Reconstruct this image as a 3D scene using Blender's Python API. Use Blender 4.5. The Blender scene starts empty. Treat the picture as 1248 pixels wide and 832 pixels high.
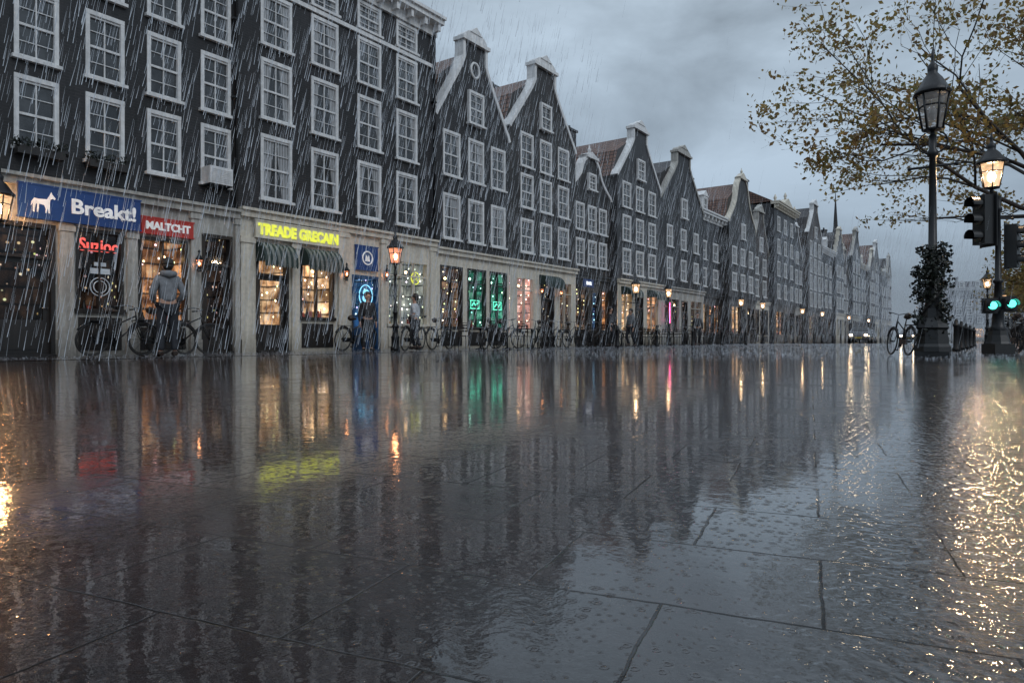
import bpy, bmesh, math, random
from mathutils import Vector, Matrix
R=random.Random(11)
sc=bpy.context.scene
col=sc.collection
try:
    sc.view_settings.view_transform='Standard'; sc.view_settings.look='None'; sc.view_settings.exposure=0
except Exception as e: print(e)

# ---------------------------------------------------------------- materials
def newmat(name):
    m=bpy.data.materials.new(name); m.use_nodes=True
    nt=m.node_tree
    return m,nt,nt.nodes['Principled BSDF']
def N(nt,t,**k):
    n=nt.nodes.new(t)
    for a,b in k.items(): setattr(n,a,b)
    return n
def L(nt,a,b): nt.links.new(a,b)
def mathn(nt,op,a,b=None,c=None,clamp=False):
    n=N(nt,'ShaderNodeMath',operation=op); n.use_clamp=clamp
    for i,v in enumerate((a,b,c)):
        if v is None: continue
        if isinstance(v,(int,float)): n.inputs[i].default_value=v
        else: L(nt,v,n.inputs[i])
    return n.outputs[0]
def mixc(nt,f,a,b,mode='MIX'):
    n=N(nt,'ShaderNodeMix',data_type='RGBA',blend_type=mode)
    for sock,v in ((n.inputs[0],f),(n.inputs[6],a),(n.inputs[7],b)):
        if isinstance(v,(int,float)): sock.default_value=v
        elif isinstance(v,tuple): sock.default_value=(v[0],v[1],v[2],1)
        else: L(nt,v,sock)
    return n.outputs[2]
def mrange(nt,v,a,b,c,d):
    n=N(nt,'ShaderNodeMapRange'); L(nt,v,n.inputs[0])
    for i,x in enumerate((a,b,c,d)): n.inputs[i+1].default_value=x
    return n.outputs[0]
def noise(nt,vec,scale,detail=3,rough=.5,dist=0):
    n=N(nt,'ShaderNodeTexNoise'); n.inputs['Scale'].default_value=scale; n.inputs['Detail'].default_value=detail
    n.inputs['Roughness'].default_value=rough; n.inputs['Distortion'].default_value=dist
    if vec is not None: L(nt,vec,n.inputs['Vector'])
    return n.outputs['Fac']
def gray(nt,v):
    cc=N(nt,'ShaderNodeCombineColor')
    for i in range(3): L(nt,v,cc.inputs[i])
    return cc.outputs[0]
def simple(name,c,rough=.5,metal=0,var=.35,scale=4,es=0,ec=None,bump=0,coat=0):
    m,nt,b=newmat(name)
    geo=N(nt,'ShaderNodeNewGeometry')
    f=noise(nt,geo.outputs['Position'],scale,4,.6)
    f=mrange(nt,f,.3,.7,0,1)
    lo=tuple(x*(1-var) for x in c); hi=tuple(min(1,x*(1+var*.6)) for x in c)
    L(nt,mixc(nt,f,lo,hi),b.inputs['Base Color'])
    b.inputs['Roughness'].default_value=rough; b.inputs['Metallic'].default_value=metal
    b.inputs['Coat Weight'].default_value=coat
    if es:
        b.inputs['Emission Color'].default_value=(*(ec or c),1); b.inputs['Emission Strength'].default_value=es
    if bump:
        bn=N(nt,'ShaderNodeBump'); bn.inputs['Strength'].default_value=bump; bn.inputs['Distance'].default_value=.02
        L(nt,noise(nt,geo.outputs['Position'],scale*6,4,.6),bn.inputs['Height']); L(nt,bn.outputs[0],b.inputs['Normal'])
    return m
def wallcoord(nt):
    geo=N(nt,'ShaderNodeNewGeometry'); s=N(nt,'ShaderNodeSeparateXYZ'); L(nt,geo.outputs['Position'],s.inputs[0])
    a=mathn(nt,'ADD',s.outputs[0],s.outputs[1]); c=N(nt,'ShaderNodeCombineXYZ'); L(nt,a,c.inputs[0]); L(nt,s.outputs[2],c.inputs[1])
    return c.outputs[0],s,geo
def streaks(nt,cv,sx=5,sy=.35):
    mp=N(nt,'ShaderNodeMapping'); mp.inputs['Scale'].default_value=(sx,sy,1); L(nt,cv,mp.inputs[0])
    return noise(nt,mp.outputs[0],1,5,.65)
def brick(name,c1,c2,mortar,rough=.45):
    m,nt,b=newmat(name); cv,s,geo=wallcoord(nt)
    br=N(nt,'ShaderNodeTexBrick'); L(nt,cv,br.inputs['Vector'])
    br.inputs['Scale'].default_value=1; br.inputs['Brick Width'].default_value=.2; br.inputs['Row Height'].default_value=.065
    br.inputs['Mortar Size'].default_value=.007; br.inputs['Mortar Smooth'].default_value=.3
    br.inputs['Color1'].default_value=(*c1,1); br.inputs['Color2'].default_value=(*c2,1); br.inputs['Mortar'].default_value=(*mortar,1)
    st=mrange(nt,streaks(nt,cv),.35,.7,.45,1.5)
    big=mrange(nt,noise(nt,geo.outputs['Position'],.7,4,.6),.35,.65,.6,1.35)
    L(nt,mixc(nt,1.0,br.outputs['Color'],gray(nt,mathn(nt,'MULTIPLY',st,big)),'MULTIPLY'),b.inputs['Base Color'])
    L(nt,mrange(nt,st,.4,1.5,rough-.12,rough+.2),b.inputs['Roughness'])
    bn=N(nt,'ShaderNodeBump'); bn.invert=True; bn.inputs['Strength'].default_value=.5; bn.inputs['Distance'].default_value=.008
    L(nt,br.outputs['Fac'],bn.inputs['Height']); L(nt,bn.outputs[0],b.inputs['Normal'])
    return m
def painted(name,c,rough=.45,dirt=.55):
    m,nt,b=newmat(name); cv,s,geo=wallcoord(nt)
    st=mrange(nt,streaks(nt,cv,7,.5),.38,.72,0,1)
    fine=mrange(nt,noise(nt,geo.outputs['Position'],9,5,.6),.3,.7,.8,1.08)
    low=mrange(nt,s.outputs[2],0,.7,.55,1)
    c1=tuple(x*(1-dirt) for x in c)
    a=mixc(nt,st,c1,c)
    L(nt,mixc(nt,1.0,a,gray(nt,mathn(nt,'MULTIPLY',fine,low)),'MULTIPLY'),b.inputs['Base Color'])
    b.inputs['Roughness'].default_value=rough
    return m
def rooftile(name,c):
    m,nt,b=newmat(name); geo=N(nt,'ShaderNodeNewGeometry')
    s=N(nt,'ShaderNodeSeparateXYZ'); L(nt,geo.outputs['Position'],s.inputs[0])
    cv=N(nt,'ShaderNodeCombineXYZ'); L(nt,s.outputs[0],cv.inputs[0]); L(nt,s.outputs[2],cv.inputs[1])
    br=N(nt,'ShaderNodeTexBrick'); L(nt,cv.outputs[0],br.inputs['Vector']); br.inputs['Scale'].default_value=1
    br.inputs['Brick Width'].default_value=.24; br.inputs['Row Height'].default_value=.2; br.inputs['Mortar Size'].default_value=.02; br.offset=0
    br.inputs['Color1'].default_value=(*c,1); br.inputs['Color2'].default_value=(c[0]*.6,c[1]*.6,c[2]*.7,1); br.inputs['Mortar'].default_value=(.01,.008,.008,1)
    L(nt,br.outputs['Color'],b.inputs['Base Color']); b.inputs['Roughness'].default_value=.6
    bn=N(nt,'ShaderNodeBump'); bn.invert=True; bn.inputs['Distance'].default_value=.04; L(nt,br.outputs['Fac'],bn.inputs['Height']); L(nt,bn.outputs[0],b.inputs['Normal'])
    return m
def windowglass(name,curt,amount):
    m,nt,b=newmat(name); tc=N(nt,'ShaderNodeTexCoord'); oi=N(nt,'ShaderNodeObjectInfo')
    s=N(nt,'ShaderNodeSeparateXYZ'); L(nt,tc.outputs['Object'],s.inputs[0])
    ay=mathn(nt,'ABSOLUTE',s.outputs[1])
    thr=mrange(nt,oi.outputs['Random'],0,1,.42-amount*.5,.5-amount*.15)
    wob=mathn(nt,'MULTIPLY',mathn(nt,'SUBTRACT',s.outputs[2],.9),.12)
    e=mathn(nt,'SUBTRACT',mathn(nt,'ADD',ay,wob),thr)
    mask=mrange(nt,e,-.01,.02,0,1)
    sh=mathn(nt,'SINE',mathn(nt,'MULTIPLY',s.outputs[1],75.0))
    fold_shade=mrange(nt,sh,-1,1,.45,1)  # light and dark of the curtain folds, painted as stripes
    off=mathn(nt,'MULTIPLY',oi.outputs['Random'],37.0)
    cb=N(nt,'ShaderNodeCombineXYZ'); L(nt,off,cb.inputs[0]); 
    va=N(nt,'ShaderNodeVectorMath',operation='ADD'); L(nt,tc.outputs['Object'],va.inputs[0]); L(nt,cb.outputs[0],va.inputs[1])
    nz=mrange(nt,noise(nt,va.outputs[0],2.2,4,.6),.35,.7,0,1)
    cu=mixc(nt,1.0,tuple(curt),gray(nt,fold_shade),'MULTIPLY')
    dark=mixc(nt,nz,(.006,.007,.009),(.05,.055,.06))
    L(nt,mixc(nt,mask,dark,cu),b.inputs['Base Color'])
    b.inputs['Roughness'].default_value=.25; b.inputs['Coat Weight'].default_value=1; b.inputs['Coat Roughness'].default_value=.03
    bn=N(nt,'ShaderNodeBump'); bn.inputs['Strength'].default_value=.25; bn.inputs['Distance'].default_value=.01
    L(nt,noise(nt,va.outputs[0],3,2),bn.inputs['Height']); L(nt,bn.outputs[0],b.inputs['Coat Normal'])
    return m
def clearglass(name,tint=(1,1,1)):
    m,nt,b=newmat(name); out=nt.nodes['Material Output']
    tr=N(nt,'ShaderNodeBsdfTransparent'); tr.inputs[0].default_value=(*tint,1)
    gl=N(nt,'ShaderNodeBsdfGlossy'); gl.inputs['Roughness'].default_value=.04; gl.inputs[0].default_value=(.9,.95,1,1)
    geo=N(nt,'ShaderNodeNewGeometry')
    bn=N(nt,'ShaderNodeBump'); bn.inputs['Strength'].default_value=.1; bn.inputs['Distance'].default_value=.01
    L(nt,noise(nt,geo.outputs['Position'],4,2),bn.inputs['Height']); L(nt,bn.outputs[0],gl.inputs['Normal'])
    fr=N(nt,'ShaderNodeFresnel'); fr.inputs[0].default_value=1.45
    mx=N(nt,'ShaderNodeMixShader'); L(nt,fr.outputs[0],mx.inputs[0]); L(nt,tr.outputs[0],mx.inputs[1]); L(nt,gl.outputs[0],mx.inputs[2])
    L(nt,mx.outputs[0],out.inputs[0])
    return m
def glow(name,stops,strength,scale=2.2,dots=True,dotc=(1,.75,.4),dots_s=6):
    m,nt,b=newmat(name); out=nt.nodes['Material Output']; geo=N(nt,'ShaderNodeNewGeometry')
    f=noise(nt,geo.outputs['Position'],scale,6,.65,.4)
    rp=N(nt,'ShaderNodeValToRGB'); L(nt,f,rp.inputs[0])
    els=rp.color_ramp.elements
    while len(els)<len(stops): els.new(.5)
    for e,(p,c) in zip(els,stops): e.position=p; e.color=(*c,1)
    em=N(nt,'ShaderNodeEmission')
    L(nt,mrange(nt,noise(nt,geo.outputs['Position'],.9,3,.6),.36,.62,strength*.3,strength*1.25),em.inputs[1])
    c=rp.outputs[0]
    s=N(nt,'ShaderNodeSeparateXYZ'); L(nt,geo.outputs['Position'],s.inputs[0])
    sh=mathn(nt,'FRACT',mathn(nt,'MULTIPLY',s.outputs[2],2.7)); sh=mrange(nt,sh,.86,.9,1,.25)
    cv=N(nt,'ShaderNodeCombineXYZ'); L(nt,s.outputs[1],cv.inputs[0]); L(nt,s.outputs[2],cv.inputs[1])
    br=N(nt,'ShaderNodeTexBrick'); L(nt,cv.outputs[0],br.inputs['Vector']); br.inputs['Scale'].default_value=1; br.inputs['Brick Width'].default_value=.17; br.inputs['Row Height'].default_value=.37
    br.inputs['Color1'].default_value=(.2,.2,.2,1); br.inputs['Color2'].default_value=(1.4,1.3,1.2,1); br.inputs['Mortar'].default_value=(.1,.1,.1,1); br.inputs['Mortar Size'].default_value=.02
    c=mixc(nt,1.0,c,gray(nt,sh),'MULTIPLY'); c=mixc(nt,.6,c,mixc(nt,1.0,c,br.outputs['Color'],'MULTIPLY'))
    if dots:
        v=N(nt,'ShaderNodeTexVoronoi'); v.inputs['Scale'].default_value=5.5; L(nt,geo.outputs['Position'],v.inputs['Vector'])
        d=mrange(nt,v.outputs['Distance'],.12,.2,1,0)
        dm=mixc(nt,.6,v.outputs['Color'],dotc)
        c=mixc(nt,1.0,c,mixc(nt,1.0,dm,gray(nt,mathn(nt,'MULTIPLY',d,dots_s)),'MULTIPLY'),'ADD')
    L(nt,c,em.inputs[0]); L(nt,em.outputs[0],out.inputs[0])
    return m
def emis(name,c,s,c2=None):
    m,nt,b=newmat(name); out=nt.nodes['Material Output']
    em=N(nt,'ShaderNodeEmission'); em.inputs[1].default_value=s
    geo=N(nt,'ShaderNodeNewGeometry'); f=mrange(nt,noise(nt,geo.outputs['Position'],8,2),.3,.7,0,1)
    L(nt,mixc(nt,f,tuple(x*.8 for x in c),c),em.inputs[0]); L(nt,em.outputs[0],out.inputs[0])
    return m
def lampglass(name,c,s,op=.5):
    m,nt,b=newmat(name); out=nt.nodes['Material Output']
    em=N(nt,'ShaderNodeEmission'); em.inputs[0].default_value=(*c,1)
    tc=N(nt,'ShaderNodeNewGeometry'); f=noise(nt,tc.outputs['Position'],6,2)
    L(nt,mrange(nt,f,.3,.7,s*.6,s*1.2),em.inputs[1])
    tr=N(nt,'ShaderNodeBsdfTransparent'); mx=N(nt,'ShaderNodeMixShader'); mx.inputs[0].default_value=op
    L(nt,tr.outputs[0],mx.inputs[1]); L(nt,em.outputs[0],mx.inputs[2]); L(nt,mx.outputs[0],out.inputs[0])
    return m

BR_A=brick('black_brick',(.010,.0105,.012),(.016,.016,.019),(.024,.024,.026))
BR_B=brick('charcoal_brick',(.012,.011,.013),(.018,.0165,.0185),(.026,.026,.028))
BR_C=brick('dark_brown_brick',(.018,.0150,.015),(.026,.0215,.0205),(.034,.034,.034))
BR_D=brick('slate_brick',(.024,.025,.029),(.034,.034,.038),(.05,.05,.052))
BR_E=brick('brown_brick',(.045,.034,.030),(.058,.044,.038),(.065,.065,.065))
BR_F=brick('haze_grey_brick',(.055,.058,.064),(.07,.073,.08),(.09,.09,.095))  # distance haze mixed into this brick colour
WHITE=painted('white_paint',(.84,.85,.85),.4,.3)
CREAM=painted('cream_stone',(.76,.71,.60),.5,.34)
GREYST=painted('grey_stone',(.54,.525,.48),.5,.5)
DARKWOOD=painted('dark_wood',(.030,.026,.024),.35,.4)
TILE=rooftile('red_roof_tile',(.18,.095,.066)); TILE2=rooftile('grey_roof_tile',(.06,.056,.056))
G_DARK=windowglass('window_glass_dark',(.17,.175,.18),.25)
G_CURT=windowglass('window_glass_curtain',(.38,.39,.40),.62)
G_MID=windowglass('window_glass_mid',(.22,.23,.24),.4)
CLEAR=clearglass('shop_glass')
IRON=simple('black_iron',(.012,.013,.015),.35,.3,.3,10,bump=.2)
DARKST=simple('dark_stone',(.010,.011,.012),.45)
RUBBER=simple('rubber',(.02,.02,.02),.6)
CHROME=simple('wet_steel',(.3,.31,.33),.25,.9)
LEATH=simple('saddle_leather',(.03,.02,.015),.4)
WARM=glow('warm_interior',[(.3,(.03,.015,.008)),(.44,(.25,.10,.04)),(.56,(.8,.38,.16)),(.7,(1,.75,.47))],1.2)
WARM2=glow('warm_bright_interior',[(.3,(.08,.04,.02)),(.44,(.45,.24,.11)),(.56,(.95,.62,.34)),(.72,(1,.86,.64))],1.5)
GREENG=glow('green_interior',[(.3,(.01,.04,.03)),(.48,(.03,.26,.17)),(.7,(.25,.75,.55))],1.0,dotc=(.4,1,.7))
BLUEG=glow('blue_interior',[(.3,(.005,.02,.06)),(.5,(.03,.14,.4)),(.7,(.2,.5,.9))],.7,dotc=(.5,.7,1))
PINKG=glow('pink_interior',[(.3,(.12,.05,.05)),(.46,(.6,.28,.23)),(.66,(1,.68,.58))],1.2,dotc=(1,.6,.6))
DIM=glow('dim_interior',[(.35,(.006,.005,.006)),(.55,(.04,.025,.018)),(.75,(.16,.09,.05))],.6,dots_s=1.5)
DIMW=glow('dim_warm_interior',[(.3,(.02,.015,.012)),(.5,(.12,.07,.045)),(.7,(.4,.26,.16))],.9,dots_s=4)
WHITEG=glow('pale_interior',[(.3,(.08,.09,.09)),(.46,(.22,.25,.23)),(.66,(.6,.65,.57))],.9,dotc=(.8,1,.8))

# ---------------------------------------------------------------- mesh builder
class MB:
    def __init__(s): s.v=[];s.f=[];s.m=[];s.sm=[]
    def add(s,vs,fs,mi=0,smooth=False):
        o=len(s.v); s.v+=[tuple(v) for v in vs]
        for f in fs: s.f.append([i+o for i in f]); s.m.append(mi); s.sm.append(smooth)
    def box(s,x0,x1,y0,y1,z0,z1,mi=0):
        s.add([(x0,y0,z0),(x1,y0,z0),(x1,y1,z0),(x0,y1,z0),(x0,y0,z1),(x1,y0,z1),(x1,y1,z1),(x0,y1,z1)],
              [(0,3,2,1),(4,5,6,7),(0,1,5,4),(1,2,6,5),(2,3,7,6),(3,0,4,7)],mi)
    def tube(s,pts,rs,n=8,mi=0,closed=False,cap=True,smooth=True):
        pts=[Vector(p) for p in pts]; k=len(pts)
        if not hasattr(rs,'__len__'): rs=[rs]*k
        vs=[];up=None
        for i,p in enumerate(pts):
            if closed: d=pts[(i+1)%k]-pts[i-1]
            else: d=pts[min(i+1,k-1)]-pts[max(i-1,0)]
            if d.length<1e-9: d=Vector((0,0,1))
            d.normalize()
            if up is None:
                up=Vector((0,0,1)) if abs(d.z)<.9 else Vector((1,0,0))
            a=d.cross(up)
            if a.length<1e-6: a=d.orthogonal()
            a.normalize(); b=a.cross(d); up=b
            for j in range(n):
                t=2*math.pi*j/n; vs.append(p+(a*math.cos(t)+b*math.sin(t))*rs[i])
        fs=[]
        for i in range(k if closed else k-1):
            i2=(i+1)%k
            for j in range(n):
                j2=(j+1)%n; fs.append((i*n+j,i*n+j2,i2*n+j2,i2*n+j))
        s.add(vs,fs,mi,smooth)
        if cap and not closed:
            o=len(s.v)-k*n
            s.f.append([o+j for j in range(n)][::-1]); s.m.append(mi); s.sm.append(False)
            s.f.append([o+(k-1)*n+j for j in range(n)]); s.m.append(mi); s.sm.append(False)
    def rod(s,a,b,r0,r1=None,n=6,mi=0): s.tube([a,b],[r0,r0 if r1 is None else r1],n,mi)
    def lathe(s,prof,n=16,c=(0,0,0),mi=0,smooth=True,rot=0):
        vs=[];fs=[]
        for r,z in prof:
            for j in range(n):
                t=2*math.pi*j/n+rot; vs.append((c[0]+r*math.cos(t),c[1]+r*math.sin(t),c[2]+z))
        for i in range(len(prof)-1):
            for j in range(n):
                j2=(j+1)%n; fs.append((i*n+j,i*n+j2,(i+1)*n+j2,(i+1)*n+j))
        fs.append(tuple(range(n))[::-1]); fs.append(tuple((len(prof)-1)*n+j for j in range(n)))
        s.add(vs,fs,mi,smooth)
    def prism(s,poly,x0,x1,mi=0):
        n=len(poly)
        vs=[(x1,y,z) for y,z in poly]+[(x0,y,z) for y,z in poly]
        fs=[tuple(range(n)),tuple(range(n,2*n))[::-1]]
        for i in range(n):
            j=(i+1)%n; fs.append((i,i+n,j+n,j))
        s.add(vs,fs,mi)
    def ribbon(s,pl,t,x0,x1,mi=0):
        P=[Vector(p) for p in pl]; k=len(P); A=[];B=[]
        for i in range(k):
            d0=(P[i]-P[i-1]).normalized() if i>0 else None
            d1=(P[i+1]-P[i]).normalized() if i<k-1 else None
            if d0 is None: d0=d1
            if d1 is None: d1=d0
            d=(d0+d1)
            if d.length<1e-5: d=d1
            d.normalize(); n=Vector((-d.y,d.x)); c=max(.5,n.dot(Vector((-d1.y,d1.x))))
            A.append(P[i]+n*(t*.5/c)); B.append(P[i]-n*(t*.5/c))
        vs=[]
        for i in range(k):
            vs+=[(x1,*A[i]),(x1,*B[i]),(x0,*B[i]),(x0,*A[i])]
        fs=[]
        for i in range(k-1):
            for j in range(4):
                j2=(j+1)%4; fs.append((i*4+j,i*4+j2,i*4+4+j2,i*4+4+j))
        fs.append((3,2,1,0)); fs.append(tuple((k-1)*4+j for j in range(4)))
        s.add(vs,fs,mi)
    def ball(s,c,r,n=10,mi=0,sz=1):
        pr=[]
        m=max(4,n//2+1)
        for i in range(m+1):
            t=-math.pi/2+math.pi*i/m; pr.append((max(.0005,r*math.cos(t)),r*math.sin(t)*sz))
        s.lathe(pr,n,c,mi)
    def mesh(s,name,mats):
        me=bpy.data.meshes.new(name); me.from_pydata(s.v,[],s.f); 
        for m in mats: me.materials.append(m)
        me.polygons.foreach_set('material_index',s.m); me.polygons.foreach_set('use_smooth',s.sm)
        me.update(); return me
def grid(mb,y0,y1,z0,z1,ops,x=0,mi=0,rev=.14,rmi=None):
    ys=sorted(set([y0,y1]+[o[0] for o in ops]+[o[1] for o in ops])); zs=sorted(set([z0,z1]+[o[2] for o in ops]+[o[3] for o in ops]))
    ys=[y for y in ys if y0<=y<=y1]; zs=[z for z in zs if z0<=z<=z1]
    for i in range(len(ys)-1):
        for j in range(len(zs)-1):
            yc=(ys[i]+ys[i+1])/2; zc=(zs[j]+zs[j+1])/2
            if any(o[0]<yc<o[1] and o[2]<zc<o[3] for o in ops): continue
            a,b,c,d=ys[i],ys[i+1],zs[j],zs[j+1]
            mb.add([(x,a,c),(x,b,c),(x,b,d),(x,a,d)],[(0,1,2,3)],mi)
    rmi=mi if rmi is None else rmi
    for a,b,c,d in ops:
        r=x-rev
        mb.add([(x,a,c),(x,b,c),(x,b,d),(x,a,d),(r,a,c),(r,b,c),(r,b,d),(r,a,d)],[(0,4,5,1),(1,5,6,2),(2,6,7,3),(3,7,4,0)],rmi)

def ob(name,me,parent=None,loc=(0,0,0),rot=(0,0,0),label=None,cat=None,group=None,kind=None):
    o=bpy.data.objects.new(name,me); col.objects.link(o); o.location=loc; o.rotation_euler=rot
    if parent: o.parent=parent
    if label: o['label']=label
    if cat: o['category']=cat
    if group: o['group']=group
    if kind: o['kind']=kind
    return o
def thing(name,label,cat,loc=(0,0,0),rotz=0,group=None):
    o=ob(name,None,None,loc,(0,0,rotz),label,cat,group); o.empty_display_size=.2; return o
def copy_thing(root,loc,rot=(0,0,0),label=None,scale=1,lights=False):
    r=root.copy(); col.objects.link(r); r.location=loc; r.rotation_euler=rot; r.scale=(scale,)*3
    if label: r['label']=label
    def rec(src,dst):
        for c in list(src.children):
            if c.type=='LIGHT' and not lights: continue
            n=c.copy(); col.objects.link(n); n.parent=dst; rec(c,n)
    rec(root,r); return r
def text_mesh(txt,size,ext=.01,bold=0.0,spacing=1.0,shear=0):
    cu=bpy.data.curves.new('lettering','FONT'); cu.body=txt; cu.size=size; cu.extrude=ext; cu.offset=bold
    cu.align_x='CENTER'; cu.align_y='CENTER'; cu.space_character=spacing; cu.shear=shear; cu.resolution_u=3
    t=bpy.data.objects.new('tmp',cu); col.objects.link(t)
    dg=bpy.context.evaluated_depsgraph_get(); me=bpy.data.meshes.new_from_object(t.evaluated_get(dg))
    bpy.data.objects.remove(t); return me
RX=(math.pi/2,0,math.pi/2)
def text_part(parent,txt,size,w,h,mat,loc,name='lettering',bold=0,shear=0,rot=RX,ext=.012):
    me=text_mesh(txt,size,ext,bold,1,shear)
    xs=[v.co.x for v in me.vertices]; ys=[v.co.y for v in me.vertices]
    sx=w/(max(xs)-min(xs)); sy=h/(max(ys)-min(ys)); cx=(max(xs)+min(xs))/2; cy=(max(ys)+min(ys))/2
    for v in me.vertices: v.co.x=(v.co.x-cx)*sx; v.co.y=(v.co.y-cy)*sy
    me.materials.clear(); me.materials.append(mat)
    return ob(name,me,parent,loc,rot)

# ---------------------------------------------------------------- windows
WC={}
def winmesh(w,h,gl,bars=(2,4),fm=None):
    key=(round(w,2),round(h,2),gl.name,bars,(fm or WHITE).name)
    if key in WC: return WC[key]
    fm=fm or WHITE
    t=.085; mb=MB(); a=w/2+.02
    mb.box(-.10,.03,-a,-a+t,0,h); mb.box(-.10,.03,a-t,a,0,h)
    mb.box(-.10,.034,-a,a,h,h+t+.01); mb.box(-.10,.10,-a-.05,a+.05,-.07,0)
    i0=-a+t; i1=a-t
    mb.box(-.06,.0,i0,i1,h*.5-.025,h*.5+.025); mb.box(-.06,.0,i0,i1,h-.05,h);mb.box(-.06,.0,i0,i1,0,.06)
    for c in range(1,bars[0]):
        y=i0+(i1-i0)*c/bars[0]; mb.box(-.055,-.012,y-.012,y+.012,.06,h-.05)
    for r in range(1,bars[1]):
        if r*2==bars[1]: continue
        z=h*r/bars[1]; mb.box(-.055,-.016,i0,i1,z-.008,z+.008)
    g=MB(); g.box(-.075,-.05,i0-.01,i1+.01,.01,h-.01)
    WC[key]=(mb.mesh('window',[fm]),g.mesh('glass',[gl])); return WC[key]
def add_window(root,y,z,w,h,gl,bars=(2,4),fm=None):
    f,g=winmesh(w,h,gl,bars,fm)
    o=ob('window',f,root,(0,y,z)); ob('glass',g,o); return o

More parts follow.
